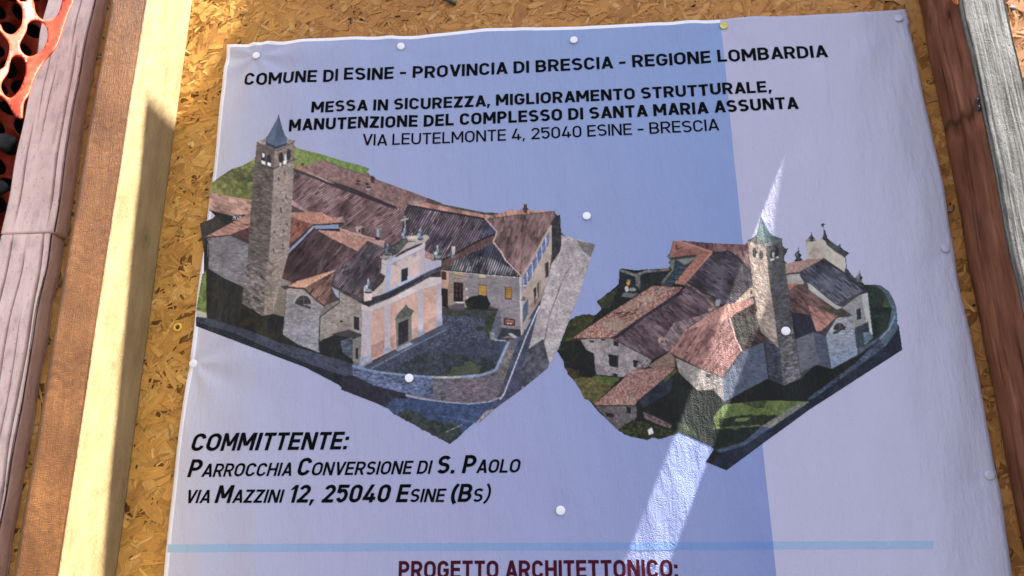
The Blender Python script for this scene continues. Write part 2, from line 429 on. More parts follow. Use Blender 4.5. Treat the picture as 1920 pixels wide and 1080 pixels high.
    for q in ('250,505 270,520', '340,452 375,470', '470,385 500,392', '590,318 610,335'): Ln('D ' + q, (48,52,68), 1.2)
    P('D 960,200 982,205 976,330 950,385 918,385 915,345', (98,100,114), 'stone', .12); P('D 912,335 942,342 942,386 914,382', (130,128,134)); Ln('D 940,384 1010,390', (166,176,196), 2)
    P('D 70,540 200,575 420,604 640,615 860,600 950,570 1005,420 1030,385 975,520 968,715 940,758 800,770 640,758 400,712 200,664 70,612', (104,100,112), 'stone', .26, scale=4.4)
    P('D 70,545 420,606 560,615 560,740 400,712 200,664 70,612', (86,94,124), 'stone', .30, scale=4.2)
    P('D 640,620 860,604 950,575 966,715 940,756 800,768 640,756', (100,90,98), 'stone', .2, scale=4)
    P('D 958,572 1024,400 1045,352 1078,378 1062,450 972,715', (128,118,118), 'mottle', col2=(80,72,76), scale=2.5)
    P('D 1020,345 1045,342 1092,372 1085,392 1040,360', (176,176,186)); P('D 1060,372 1095,366 1065,450 1050,440', (92,94,112))
    Ln('D 72,545 200,578 420,603 560,612', (120,136,168), 4); Ln('D 560,612 640,614 760,610', (170,170,164), 4); Ln('D 740,610 860,600 945,572 975,510 1024,400', (128,144,174), 5)
    Ln('D 400,722 500,748 640,766 780,777 900,766 975,738', (150,148,166), 2)
    P('D 0,612 70,600 200,664 400,715 330,745 285,802 0,692', (36,34,46), 'mottle', col2=(48,46,60), scale=6)
    P('D 325,742 500,752 640,770 780,780 940,764 820,892 668,1026 500,936 340,850 268,792', (64,80,116), 'mottle', col2=(48,60,92), scale=7)
    P('D 268,792 400,800 520,860 640,900 720,890 740,960 668,1026 500,936 340,850', (62,70,74), 'mottle', col2=(40,44,38), scale=5, rough=4)
    P('D 320,740 420,745 400,800 330,850 270,795', (46,54,80), 'mottle', col2=(66,82,118), scale=6)
    Ln('D 600,850 720,870 830,895', (96,106,132), 1.6, .3); Ln('D 640,950 740,905', (120,124,140), 1.2, .5)
    # church: roofs
    P('L 600,200 830,325 1160,485 1000,640 850,730 400,855 330,872 80,772 300,500', (56,38,42), 'roof', col2=(112,88,90), d=(.62,-.78), per=3.4)
    P('L 640,690 780,480 1000,400 1160,485 1000,640 850,730 640,780', (66,46,52), 'roof', col2=(172,142,140), d=(.62,-.78), per=3.4)
    P('L 1155,485 1280,350 1490,455 1440,560 1450,780 1380,920 1210,1078 820,900 870,720 1000,640', (54,44,54), 'roof', col2=(186,164,166), d=(.62,-.78), per=3.6)
    P('L 300,-5 700,-2 975,128 600,155 300,48', (190,136,116), 'mottle', col2=(166,112,98), scale=4)
    P('L 640,218 940,240 930,202 1150,268 1490,362 1490,445 1280,352 1160,482 830,328', (190,142,128), 'mottle', col2=(168,120,106), scale=4)
    P('L 1280,352 1490,362 1490,445', (188,146,138)); Ln('L 930,202 1150,268 1490,362', (206,172,160), 1.8)
    P('L 298,48 595,155 440,300 280,432', (112,66,56), 'roof', col2=(176,116,98), d=(.62,-.78), per=3.2)
    P('L 80,770 140,720 250,800 200,830', (96,54,44), 'roof', col2=(140,90,74), d=(.62,-.78), per=3)
    P('L 600,162 915,152 932,206 625,206', (128,142,176), amt=.06); Ln('L 600,155 800,146 975,132', (52,40,42), 2.4); P('L 640,206 932,208 938,238 700,222', (34,28,34))
    Ln('L 602,178 460,326 300,490 60,745', (142,150,172), 4.2); Ln('L 612,196 470,346 310,508 75,765', (40,34,42), 2.4); Ln('L 590,158 440,305 285,440', (46,38,46), 2.2)
    P('L 1130,180 1200,160 1240,190 1230,260 1190,275 1140,240', (164,140,134)); P('L 1165,210 1192,205 1190,250 1166,248', (80,54,46)); P('L 1200,185 1245,190 1240,270 1200,270', (74,58,60))
    P('L 1395,200 1455,195 1450,260 1440,310 1395,300', (160,160,166)); P('L 1430,205 1460,215 1452,300 1430,300', (104,106,116)); P('L 1375,300 1440,310 1430,348 1380,340', (42,34,40))
    P('K 820,705 880,705 868,820 832,830', (200,184,180)); S('K',845,850,40,26,(96,104,130))
    # church: walls below the roofs
    P('C 466,112 562,150 540,190 520,345 452,312', (126,114,104), 'stone', .1, scale=4)
    P('C 540,185 630,188 705,255 748,282 722,330 712,542 600,500 513,442', (152,142,138), 'stone', .14, scale=4.4, grad=((545,540),(560,640),(.92,.96,1.06)))
    S('C',628,272,56,60,(168,156,150),.08,True); S('C',628,270,44,46,(52,50,54),.2,True); P('C 582,258 672,290 668,300 580,268', (50,48,52))
    Ln('C 628,225 632,285', (110,106,106), 1); Ln('C 600,240 650,250', (96,92,92), 1)
    P('C 745,280 828,248 828,330 720,480 712,542 722,330', (128,118,112), 'stone', .12, scale=4)
    P('C 828,200 968,272 955,442 880,420 800,442 720,482 722,345 826,262', (144,132,126), 'stone', .14, scale=4)
    P('L 820,930 925,985 915,1080 880,1050', (150,154,170))
    P('C 905,330 948,342 944,428 908,418', (166,156,150)); P('C 912,337 942,347 939,420 912,410', (46,40,48))
    P('C 730,472 880,415 955,442 915,500 905,598 830,572 760,548 722,532', (42,42,44), 'mottle', col2=(26,26,24), scale=5)
    P('C 835,480 912,452 910,590 850,545', (76,82,98), 'stone', .25, scale=4); P('C 780,440 880,415 955,440 940,460 850,455', (62,58,60))
    P('C 905,470 957,448 948,612 905,592', (134,126,122), 'stone', .1); P('C 918,520 934,515 934,580 920,575', (50,44,48))
    P('C 722,480 735,478 732,528 720,525', (42,38,40))
    Ln('C 828,200 828,262 722,345 714,530', (50,46,50), 1.8); Ln('C 464,115 455,312', (58,50,50), 1.8); S('C',840,367,7,7,(30,28,30))
    # apse roof
    P('L 490,940 860,735 822,890 812,1000 790,1080 C 745,278 700,245 640,190', (104,70,62), 'roof', col2=(214,176,158), d=(.62,-.78), per=4.0)
    P('L 280,930 400,862 640,790 862,728 500,932 470,945 300,942', (208,152,128), 'mottle', col2=(182,126,104), scale=3)
    Ln('L 480,938 860,732', (226,180,152), 1.8); Ln('L 200,935 290,940 460,955 C 640,192 700,250 745,283', (56,44,46), 2.4); P('L 200,940 280,915 300,950 240,975', (60,54,58))
    # facade
    PK = (202,174,168)
    P('M 305,590 460,555 640,470 840,368 850,560 960,600 1060,578 1062,690 840,775 350,1012 200,1080 85,1080 90,1020 185,985 300,880 345,800 310,760', PK, amt=.05)
    P('M 300,760 345,800 300,890 185,990 190,1080 350,1010 372,980 370,680 310,640', (196,176,174), amt=.05)
    P('M 370,670 428,655 412,965 368,985', (166,172,208), amt=.05); P('M 785,470 852,430 848,745 785,785', (188,172,186), amt=.05); P('M 850,590 1060,600 1060,675 848,748', (176,168,186), amt=.06)
    P('M 368,985 412,965 545,890 780,775 850,742 845,765 360,1010', (156,168,206), amt=.06)
    P('M 305,590 360,575 840,365 860,385 852,440 380,660 310,630', (188,176,184), amt=.06); Ln('M 310,632 380,662 850,440', (150,136,142), 1.2)
    P('M 470,560 640,360 850,362 640,470', (172,158,158), amt=.08)
    P('M 458,556 560,480 700,415 840,366 790,410 640,472 500,548', (62,46,52), amt=.3)
    P('M 620,290 880,270 918,308 850,372 640,345', (182,168,162), amt=.08); P('M 640,288 830,292 830,322 640,320', (206,186,162)); Ln('M 640,335 850,350', (140,132,134), 1)
    P('M 430,440 560,340 640,330 560,450 460,560 400,600 480,500', (60,62,58), 'mottle', col2=(106,106,92), scale=4)
    P('M 282,562 350,505 440,500 430,545 370,600', (186,170,162), 'mottle', col2=(120,108,104), scale=3); P('M 400,592 470,520 500,520 460,560 420,598', (150,158,186))
    P('M 440,640 502,608 500,668 450,650', (152,146,160)); P('M 680,520 750,485 748,535 700,556', (150,144,158))
    P('M 545,705 645,672 643,848 545,885', (182,178,198)); P('M 557,712 638,682 633,838 557,868', (38,38,50))
    P('M 570,620 600,565 640,570 652,640 560,672', (184,168,172)); Ln('M 590,590 620,575 640,600', (150,140,146), 1.2)
    P('M 85,1010 190,985 190,1080 85,1080', (208,180,180))
    Ln('M 345,795 320,860 200,985', (48,42,46), 3.2); Ln('M 300,770 345,800', (80,58,58), 3)
    P('M 190,1080 360,1008 600,892 838,768 960,712 1060,665 1110,690 1000,742 780,832 560,945 400,1040 310,1085', (58,62,80), 'mottle', col2=(38,38,50), scale=3)
    Ln('M 330,1052 600,915 780,830 1000,735 1100,690', (150,146,150), 1.6, .1, (2.6, 1.1)); P('M 840,765 1000,690 1000,735 850,790', (66,74,100))
    # lower facade
    P('D 125,175 300,130 540,0 614,0 618,292 470,362 330,442 125,540', (206,162,148), amt=.06)
    P('D 180,420 330,350 330,442 180,500', (176,138,126), amt=.1); P('D 430,320 600,230 600,300 430,385', (182,146,132), amt=.1)
    P('D 120,172 300,128 540,-2 614,-2 614,45 470,85 300,165 190,215 125,205', (206,188,186), amt=.05); Ln('D 190,212 300,165 470,85 612,40', (160,148,154), 1.2)
    P('D 98,150 280,98 480,-2 545,-2 300,128 170,182', (48,46,54), amt=.3); Ln('D 180,172 300,125 520,0', (150,140,142), 1.4, .1, (2.6, 1.0))
    for q in ('128,195 186,205 182,505 118,535', '262,178 300,160 300,452 262,472', '470,80 502,66 502,352 470,368', '583,40 614,30 618,292 586,305'): P('D ' + q, (188,174,184), amt=.05)
    for q in ('112,490 184,478 188,512 112,545', '255,440 305,425 305,450 258,475', '466,330 508,318 508,350 468,370', '580,265 620,248 622,290 584,308'): P('D ' + q, (150,152,172), amt=.12)
    P('D 138,60 185,80 187,140 138,150', (212,184,180)); 
    P('D 332,255 432,225 432,388 338,444', (112,108,104), amt=.12); P('D 350,280 412,254 410,390 350,420', (46,38,46), amt=.2); Ln('D 381,268 380,405', (30,26,34), 1)
    P('D 325,262 345,225 378,190 395,165 412,185 446,205 432,232', (104,104,96), 'mottle', col2=(70,72,68), scale=3)
    P('D 330,440 420,398 440,410 345,455', (146,150,166))
    # finials, cross
    g.urn('M', 595,335,150); g.urn('M', 800,335,150); g.urn('M', 385,535,150, (92,104,118)); g.urn('M', 140,1015,185, (140,146,158)); g.urn('M', 1015,590,185, (136,146,150))
    Ln('M 603,200 603,40', (186,180,170), 2); Ln('M 555,92 640,70', (170,180,182), 3)
    # bell tower
    P('A 400,228 512,272 506,400 488,800 470,1010 C 405,338 290,272 A 335,1080 350,850 380,460 390,350', (92,82,78), 'stone', .24, scale=5, d=(.95,.3))
    P('A 512,272 634,218 628,390 602,890 C 458,318 405,335 A 470,1010 488,800 506,400', (150,132,124), 'stone', .15, scale=4, d=(.95,-.25))
    P('A 400,228 512,272 508,385 392,345', (98,84,80), 'stone', .16, scale=4); P('A 512,272 634,218 630,332 508,385', (134,116,108), 'stone', .14, scale=4)
    P('C 300,100 320,20 420,60 430,320 400,338 290,272', (108,98,96), 'stone', .34, scale=5, d=(.9,.35))
    P('C 425,40 520,0 450,110 458,318 405,335', (140,122,114), 'stone', .2, scale=4)
    P('A 396,222 460,198 600,203 642,215 528,278', (164,146,138), 'mottle', col2=(120,108,106), scale=3); Ln('A 398,226 528,278 640,218', (70,62,62), 1.6)
    Ln('A 390,345 506,386 630,330', (64,56,56), 2)
    for x, y in ((445,318), (478,335)): S('A',x,y,15,34,(40,34,36))
    for x, y in ((550,318), (597,300)): S('A',x,y,14,34,(46,38,38))
    P('A 436,290 454,296 450,322 436,316', (196,196,210)); P('A 432,335 456,345 456,366 432,356', (222,220,226)); P('A 468,346 490,354 490,374 468,366', (222,220,226))
    P('A 572,300 584,296 584,330 570,332', (206,206,218)); P('A 540,350 552,345 552,368 540,372', (216,214,222)); P('A 565,338 585,330 585,354 566,362', (222,220,226))
    for q in ('570,402 574,420', '535,440 537,456', '580,548 582,566', '549,626 553,654', '505,880 510,895', '585,720 590,732', '562,575 566,585', '510,770 516,782', '565,760 570,770', '560,850 566,862'): Ln('A ' + q, (58,46,44), 2)
    P('A 537,44 546,78 562,140 586,200 586,236 520,262 460,238 460,200 500,130 528,78', (66,78,100), amt=.08, grad=((525,250),(540,262),(1.2,1.2,1.2)))
    P('A 537,46 530,78 505,135 470,205 470,235 500,250 520,180', (82,96,120), amt=.06); P('A 460,225 520,250 586,228 586,240 520,268 460,245', (44,50,66))
    return g

def picture_two():
    g = Print(1040, 396, 1700, 890); P, Ln, S = g.poly, g.line, g.spot
    P('1560,560 1640,600 1664,622 1640,690 1560,700', (70,76,92), amt=.2)
    P('1290,480 1380,470 1460,540 1560,490 1615,560 1630,640 1560,690 1480,720 1330,700 1240,600', (66,62,66), amt=.2)
    P('E 55,1080 130,880 150,845 240,805 335,820 375,770 340,720 500,590 505,490 520,475 610,490 870,470 985,615 G 820,210 1180,550 1100,860 870,760 830,780 740,810 700,795 660,815 600,800 510,780 450,740 310,600 180,430 50,205', (34,36,32), 'mottle', col2=(20,22,20), rough=1.5)
    P('E 130,880 150,845 240,805 335,820 300,900 200,985 60,1075', (66,68,36), 'mottle', col2=(34,36,24), rough=3, scale=7)
    P('E 340,720 430,650 490,620 440,760 380,770', (64,66,40), 'mottle', col2=(40,42,30), rough=3)
    P('E 505,490 520,475 640,490 870,470 820,570 740,620 600,665 520,680 500,580', (38,40,40), 'mottle', col2=(24,26,26), scale=5)
    Ln('E 512,490 625,528 700,500 862,482', (104,102,98), 5, .3); P('E 618,520 660,520 655,630 625,600', (118,116,114), 'mottle', col2=(70,70,70), scale=3); P('E 820,480 870,470 860,490 820,500', (140,92,70))
    S('E',575,562,16,8,(58,92,150)); S('E',572,582,14,18,(196,126,40)); S('E',560,625,14,22,(196,194,190)); S('E',600,630,26,14,(128,128,124)); P('E 540,650 640,660 600,690 520,680', (92,94,96))
    # long ruined-house roof
    P('N 90,775 600,430 1110,108 1485,122 1420,202 590,772', (164,122,108), 'mottle', col2=(132,92,88), scale=4, amt=.3)
    for q in ('450,590 640,520 720,590 560,680', '700,380 850,300 930,330 800,420', '900,270 1080,240 1150,300 1000,330', '600,640 700,600 760,630 660,690'): P('N ' + q, (150,140,126), 'mottle', col2=(158,112,100), rough=6, scale=3)
    P('N 1130,170 1280,158 1250,190 1150,196', (130,124,120))
    for q in ('640,465 730,440', '760,462 820,442', '870,425 930,405', '700,500 775,480', '815,475 890,455'): Ln('N ' + q, (52,42,44), 2.2)
    Ln('N 930,405 1000,398', (110,118,114), 3); S('N',620,450,14,22,(140,84,74)); Ln('N 95,785 350,785 590,768', (70,50,48), 2)
    P('E 455,970 985,615 1225,765 1100,850 1000,905 G 805,212 690,275 430,125', (66,48,56), 'roof', col2=(166,142,146), d=(.79,.61), per=3.2)
    P('E 900,870 1180,790 1000,905 G 880,120 800,215 740,180', (104,84,88), 'roof', col2=(176,154,156), d=(.79,.61), per=3)
    P('N 590,772 1420,190 1485,148 1485,205 1000,520 660,770', (46,38,48), amt=.15)
    S('N',1215,800,45,42,(160,134,122)); S('N',1225,820,20,22,(96,74,70)); S('N',1250,850,30,20,(150,128,118))
    Ln('G 430,128 690,273 805,212', (58,40,44), 1.8)
    # upper roofs and skylight
    P('O 150,75 220,78 640,212 652,232 312,612 300,640 145,615 440,262 150,292 108,240', (166,110,98), 'mottle', col2=(146,94,84), scale=4)
    P('O 140,272 200,200 460,170 620,222 440,264 150,292', (146,94,86), 'mottle', col2=(130,82,76), scale=4)
    P('O 178,130 200,130 206,178 322,143 192,202', (76,48,48)); Ln('O 150,78 108,240', (84,58,58), 1.4)
    P('O 150,292 445,262 400,335 160,612 0,652 0,600 130,440 165,320', (52,56,60), amt=.2); P('O 190,315 430,292 370,345 290,385', (116,118,112)); 
    P('O 205,388 305,402 140,642 55,642', (62,80,98), 'mottle', col2=(40,52,66), scale=4)
    for q in ('200,440 300,445', '160,500 260,508', '120,560 215,570', '90,610 170,618'): Ln('O ' + q, (34,40,46), 1.6)
    P('O 0,600 130,440 148,310 172,318 152,455 12,632', (112,112,102), 'mottle', col2=(78,78,72), scale=3); Ln('O 150,296 440,266', (50,50,46), 3); S('O',95,275,30,14,(120,118,112)); Ln('O 85,350 120,345 130,400', (100,98,96), 2)
    P('O 200,74 800,110 1112,130 1090,206 860,206 640,214 300,110', (98,66,68), 'roof', col2=(150,110,108), d=(.3,.95), per=2.9)
    Ln('O 215,80 640,214', (186,130,114), 2.4); Ln('O 640,220 312,612', (180,126,112), 2)
    P('O 860,206 1090,206 1120,300 1130,462 980,305', (120,88,86), 'roof', col2=(206,174,164), d=(.2,.98), per=3.6)
    P('O 652,232 855,206 980,300 1120,470 1155,600 960,830 900,882 780,912 690,862 312,615', (52,44,54), 'roof', col2=(150,138,144), d=(.87,.5), per=3.3)
    Ln('O 655,236 855,208 985,305 1125,470', (46,40,50), 3); Ln('O 312,618 560,790 700,935', (124,88,82), 3, .3); Ln('O 330,600 650,800', (46,38,44), 2.4)
    P('O 685,850 700,820 745,820 740,900 690,910', (150,150,158)); P('O 740,880 800,880 780,915 740,915', (36,30,36)); P('O 590,940 650,930 640,970 590,970', (164,134,122))
    # chapel wing by the tower
    P('O 905,885 1150,640 1185,770 1000,862', (176,150,132)); P('O 1120,720 1150,705 1150,750 1122,758', (72,62,54))
    P('Q 200,312 440,150 600,60 700,40 870,-5 885,50 700,150 640,198 530,242 350,282', (180,132,120), 'mottle', col2=(160,112,104), scale=4)
    P('Q 15,545 200,310 350,280 530,240 640,195 700,400 762,530 552,797 350,712 100,602', (128,86,84), 'roof', col2=(190,148,138), d=(.55,-.83), per=3.0)
    for q in ((355,435), (300,520), (200,545), (420,620), (240,470), (460,330), (600,420), (560,600), (640,590), (520,500)): S('Q', q[0], q[1], 16, 9, (92,60,62))
    Ln('Q 640,198 700,400 760,528', (206,170,156), 2.6); Ln('Q 15,550 350,722 550,802', (60,52,54), 3.4)
    P('Q 650,190 870,58 922,140 935,320 1005,385 980,432 775,530 705,400', (84,78,72), 'mottle', col2=(66,62,60), scale=6)
    P('Q 715,150 768,120 800,190 790,205', (54,28,28)); P('Q 828,92 880,58 918,130 892,168 850,152', (54,28,28))
    P('Q 850,350 900,318 932,318 1012,402 985,432 800,522 790,500', (56,40,42), 'roof', col2=(120,96,94), d=(.8,.4), per=3)
    P('Q 85,600 350,718 552,802 582,1042 470,922 320,935 180,842 118,742', (142,132,128), 'stone', .16, scale=4)
    P('Q 398,758 440,775 436,806 400,796', (60,52,52))
    P('Q 568,822 775,532 985,440 1012,448 1032,812 800,922 600,1052 575,1040', (78,84,104), 'stone', .12, scale=5)
    P('H 375,205 400,190 470,242 500,482 410,442', (58,60,72), 'stone', .28, scale=4); Ln('H 380,215 408,440', (36,36,44), 2)
    P('Q 980,440 1085,465 1085,500 1020,440', (60,44,44))
    # ruined house walls and yard
    P('G 205,130 420,125 690,274 660,322 560,342 500,388 320,372 250,205', (156,144,146), 'mottle', col2=(122,112,114), scale=7)
    P('G 150,135 215,150 250,205 300,230 312,372 230,382 160,330 95,205', (32,32,30), 'mottle', col2=(16,18,18)); P('G 70,150 160,140 200,220 210,300 100,320', (26,28,24), 'mottle', col2=(44,46,34))
    for q in ('398,233 466,243 463,326 404,312', '434,140 466,150 466,180 434,173', '564,270 602,280 596,327 567,318', '424,360 462,366 456,392 428,388', '270,140 300,143 300,156 272,154', '348,132 375,132 375,144 350,142'): P('G ' + q, (32,30,34))
    Ln('G 466,243 463,326', (96,90,92), 1.6); P('G 590,292 672,262 662,322 590,332', (166,154,152), 'mottle', col2=(70,62,64), scale=2.5); g.specks('G 300,300 520,330 490,380 330,370', (96,86,86), .12, 1.6, 8)
    Ln('G 165,132 300,128 425,123', (80,56,52), 2)
    P('G 665,312 810,215 848,262 848,322 700,332', (140,112,100), 'mottle', col2=(112,88,80), scale=4)
    P('G 160,400 330,378 470,392 440,440 380,492 300,572 235,530', (112,104,62), 'mottle', col2=(70,66,38), scale=5, rough=3); P('G 300,380 472,392 425,440 330,420', (84,104,54), 'mottle', col2=(58,76,38), rough=3); P('G 100,320 200,345 190,402 140,390', (88,66,44), 'mottle', col2=(40,32,24), rough=2)
    P('G 298,577 500,400 560,340 700,328 852,325 765,405 590,552 580,580', (158,118,108), 'mottle', col2=(130,94,90), scale=3.4, amt=.25)
    P('G 545,505 565,505 568,548 545,552', (124,116,110)); Ln('G 300,580 580,582', (54,44,44), 2.2)
    P('G 590,558 760,412 835,395 815,490 640,592', (50,54,70), 'mottle', col2=(34,36,46), scale=7)
    P('G 770,400 850,330 870,345 780,420', (84,86,48), 'mottle', col2=(52,54,34), rough=2)
    P('G 860,345 960,440 1010,490 950,650 880,705 640,630 640,592 815,495 840,400', (24,26,25), 'mottle', col2=(34,36,34), scale=8)
    P('G 308,586 588,586 592,650 540,722 450,742', (104,96,98), 'mottle', col2=(76,70,72), scale=5); P('G 380,625 436,641 433,662 384,652', (28,26,28)); P('G 520,590 549,592 547,637 522,632', (34,32,34)); P('G 590,600 640,600 640,690 590,680', (22,22,20))
    P('G 632,622 700,648 825,712 812,735 720,702 635,660', (138,118,116), 'mottle', col2=(80,62,66), scale=2.5)
    P('G 455,742 560,678 640,690 800,742 872,762 832,782 770,785 740,812 690,795 660,816 600,800 510,782', (66,70,40), 'mottle', col2=(30,32,24), scale=4, rough=2)
    P('G 930,470 1010,480 1185,552 1150,640 1100,860 870,760 900,690', (42,46,42), 'mottle', col2=(28,32,30), scale=6)
    P('G 850,690 960,720 1000,790 870,758', (66,74,50), 'mottle', col2=(40,46,36))
    # lawns, kerbs and road on the right
    P('H 120,600 140,580 400,440 490,482 610,440 700,350 790,382 960,300 1100,200 1135,242 940,365 700,545 660,590 60,770 60,680', (30,34,30), 'mottle', col2=(20,22,20), scale=7)
    P('H 130,602 400,578 662,584 590,642 480,702 380,742 60,765 60,680 90,640', (102,118,66), 'mottle', col2=(78,92,50), scale=5)
    P('H 230,590 400,575 380,620 330,630', (50,58,38), 'mottle', col2=(70,80,48)); P('H 90,690 300,665 470,672 430,722 100,752', (46,52,36), 'mottle', col2=(30,36,28), rough=3); P('H 200,690 300,685 260,712 190,712', (104,112,68))
    P('H 55,760 380,738 250,852 70,895 40,860', (34,44,38), 'mottle', col2=(24,30,28), scale=7); P('H 140,750 240,740 200,765', (70,76,54))
    P('H 1220,105 1242,265 660,642 140,1022 5,966 60,890 250,852 420,742 662,586 960,372 1150,232', (40,46,64), 'mottle', col2=(30,34,48), scale=9)
    P('H 600,592 668,585 420,752 368,737', (138,134,126), 'mottle', col2=(104,102,100), scale=2.5)
    P('H 368,737 420,752 250,865 60,918 80,890 250,838', (66,78,102), 'stone', .2, scale=4)
    P('H 650,580 660,560 950,345 1110,185 1140,235 950,375 700,560', (62,72,92), 'stone', .25, scale=4)
    P('H 5,966 60,885 100,910 60,960 40,980', (32,40,34), 'mottle', col2=(20,24,22))
    # church seen from behind
    P('F 928,705 1030,708 1100,770 1132,850 1090,1000 1000,1075 H 1000,240 960,180 F 950,760', (44,56,48), 'mottle', col2=(26,34,32), scale=7)
    P('F 1050,780 1105,790 1110,860 1060,860', (70,88,58), 'mottle', col2=(44,58,42), rough=3)
    P('F 930,704 1032,706 1092,748 1122,800 1142,858 1150,960 H 1205,60 1215,130 1130,245 1098,188 F 1080,1010 1112,870 1062,762 1020,722', (78,92,108), 'stone', .14, scale=4)
    Ln('H 1105,190 1160,130 1195,50', (120,142,168), 3)
    P('F 400,560 470,545 660,523 490,622 408,632', (172,136,126), 'mottle', col2=(150,114,108), scale=4); P('F 408,634 490,632 535,702 415,696', (158,150,148)); Ln('F 405,632 490,622', (50,42,44), 2.4)
    P('F 533,408 575,392 662,400 682,412 792,515 802,625 660,523 553,530', (184,172,160), amt=.06); P('F 555,500 600,430 640,480 600,528', (166,150,140), amt=.1)
    P('F 530,402 600,394 610,408 540,418', (140,130,122))
    P('F 665,392 700,400 762,450 832,495 790,518 738,482 680,432', (62,64,70), amt=.25); P('F 790,515 806,520 812,592 882,690 925,722 860,705 800,632', (60,60,66), amt=.2); P('F 780,530 800,520 806,600 790,590', (170,164,162))
    P('F 486,622 660,525 800,628 925,742 740,842 560,695', (48,48,62), 'roof', col2=(150,146,158), d=(.77,.64), per=3.4)
    Ln('F 660,525 800,630 925,745', (44,42,52), 2.4); P('F 895,770 925,735 965,745 930,772', (52,54,62))
    P('F 545,690 575,702 742,842 785,858 745,872 640,795 558,735', (176,170,166), amt=.06); P('F 520,690 552,700 556,728 530,715', (66,62,64))
    P('F 412,696 492,694 430,738', (176,114,98), 'mottle', col2=(150,92,80)); P('F 428,740 500,700 560,738 712,855 560,902 440,882', (80,54,54), 'roof', col2=(150,122,118), d=(.77,.64), per=3.2)
    P('F 440,885 560,905 612,1012 592,1062 470,1080', (46,46,60), 'mottle', col2=(36,36,46))
    P('F 600,848 700,858 865,910 750,928 680,900', (86,76,66), 'mottle', col2=(60,54,50), scale=3); P('F 553,838 600,852 752,915 650,1012 608,1012', (150,102,94), 'roof', col2=(196,150,138), d=(.8,.6), per=3.0); Ln('F 650,1014 752,918 865,912', (60,50,52), 2.2)
    P('H 580,190 690,145 775,178 800,378 720,350 610,402', (94,94,106), 'stone', .12, scale=4); P('H 690,145 775,178 798,375 740,350 700,250', (72,76,94), 'stone', .12)
    P('H 765,172 830,62 945,42 965,290 800,382', (146,148,156), 'stone', .14, scale=4.4, grad=((1580,600),(1590,690),(.82,.9,1.02)))
    S('H',850,140,46,54,(166,162,162),.05,True); S('H',850,135,38,44,(50,48,54),.2,True); P('H 808,150 890,112 892,122 812,168', (50,48,54)); Ln('H 850,95 850,140', (110,106,108), 1)
    P('F 780,862 900,772 940,782 962,960 862,992 852,912', (140,136,138), 'stone', .08, scale=4); P('F 868,868 908,852 918,940 878,950', (160,156,158)); P('F 876,872 904,860 912,934 882,942', (46,46,56))
    P('F 908,772 950,758 985,1042 962,1052', (182,178,182), amt=.06)
    P('H 945,130 1030,82 1040,150 1005,232 960,250', (44,52,62), 'mottle', col2=(60,68,80), scale=4); P('H 1000,150 1045,150 1062,182 1010,235', (96,112,132), 'stone', .2)
    g.urn('F', 488, 545, 95, (70,70,78)); g.urn('F', 578, 410, 62, (58,62,74)); g.urn('F', 672, 402, 66, (58,62,74)); g.urn('F', 768, 485, 58, (58,62,74)); g.urn('F', 897, 700, 95, (92,92,98))
    Ln('F 662,380 655,285', (66,64,68), 1.4); Ln('F 638,298 672,292', (66,64,68), 1.6)
    # bell tower
    P('F 150,402 270,440 300,700 340,960 352,1080 H 472,246 360,145 325,20 F 215,880 190,740', (158,138,128), 'stone', .16, scale=4.4, d=(.8,.5))
    P('F 270,440 382,388 418,700 470,1080 H 612,436 500,487 470,240 F 340,960 300,700', (76,74,78), 'stone', .22, scale=4.4, d=(.9,-.3))
    P('H 480,250 560,120 612,436 500,487', (96,92,96), 'stone', .34, scale=5, d=(.9,-.3))
    P('F 385,458 426,452 404,502 386,522', (62,58,62))
    P('F 143,402 205,368 275,414 382,384 378,402 270,447', (104,104,102), amt=.15); P('F 238,228 262,280 310,362 380,386 275,420 205,376 225,290', (72,92,98), amt=.1); P('F 238,228 225,290 205,376 262,415 250,300', (98,116,114), amt=.1)
    for x, y, rx, ry in ((195,485,15,33), (240,500,14,30), (312,492,12,30), (347,476,12,32)): S('F', x, y, rx, ry, (40,36,38))
    P('F 208,490 222,494 222,516 208,512', (206,204,208)); P('F 306,524 330,520 330,534 306,538', (190,190,198)); P('F 344,510 358,508 358,520 344,522', (200,200,206)); P('F 316,482 328,480 328,512 316,514', (180,180,190))
    for x, y in ((196,556), (230,570), (215,450), (232,455), (305,640), (330,740)): S('F', x, y, 4, 4, (58,50,48))
    P('G 662,745 690,724 703,766 672,779', (222,212,216), amt=.02)
    return g
# ---------------------------------------------------------------- ground and board wall
m = Mat('gravel_ground', .9, .2); g1 = m.noise(m.pos(), 3, 6); m.base(m.ramp(g1, [(.3, (.024,.021,.021)), (.7, (.045,.041,.041))])); m.bump(m.noise(m.pos(), 60, 3), .01)
bm = bmesh.new(); bmesh.ops.create_grid(bm, x_segments=40, y_segments=40, size=300)
me = bpy.data.meshes.new('ground'); bm.to_mesh(me); bm.free()
tag(link('ground', me, m.m), kind='structure')

osb = Mat('osb_strands', .55, .15)
fib = osb.noise(osb.uv((260, 9, 1)), 5, 4, .6); blot = osb.noise(osb.pos(), 60, 4)
cc = osb.mix(.75, attr(osb), osb.ramp(fib, [(.3, .45), (.5, .95), (.72, 1.25)]), 'MULTIPLY')
cc = osb.mix(.55, cc, osb.ramp(blot, [(.28, .35), (.38, .95), (.7, 1.12)]), 'MULTIPLY')
osb.base(cc); osb.bump(fib, .0006)

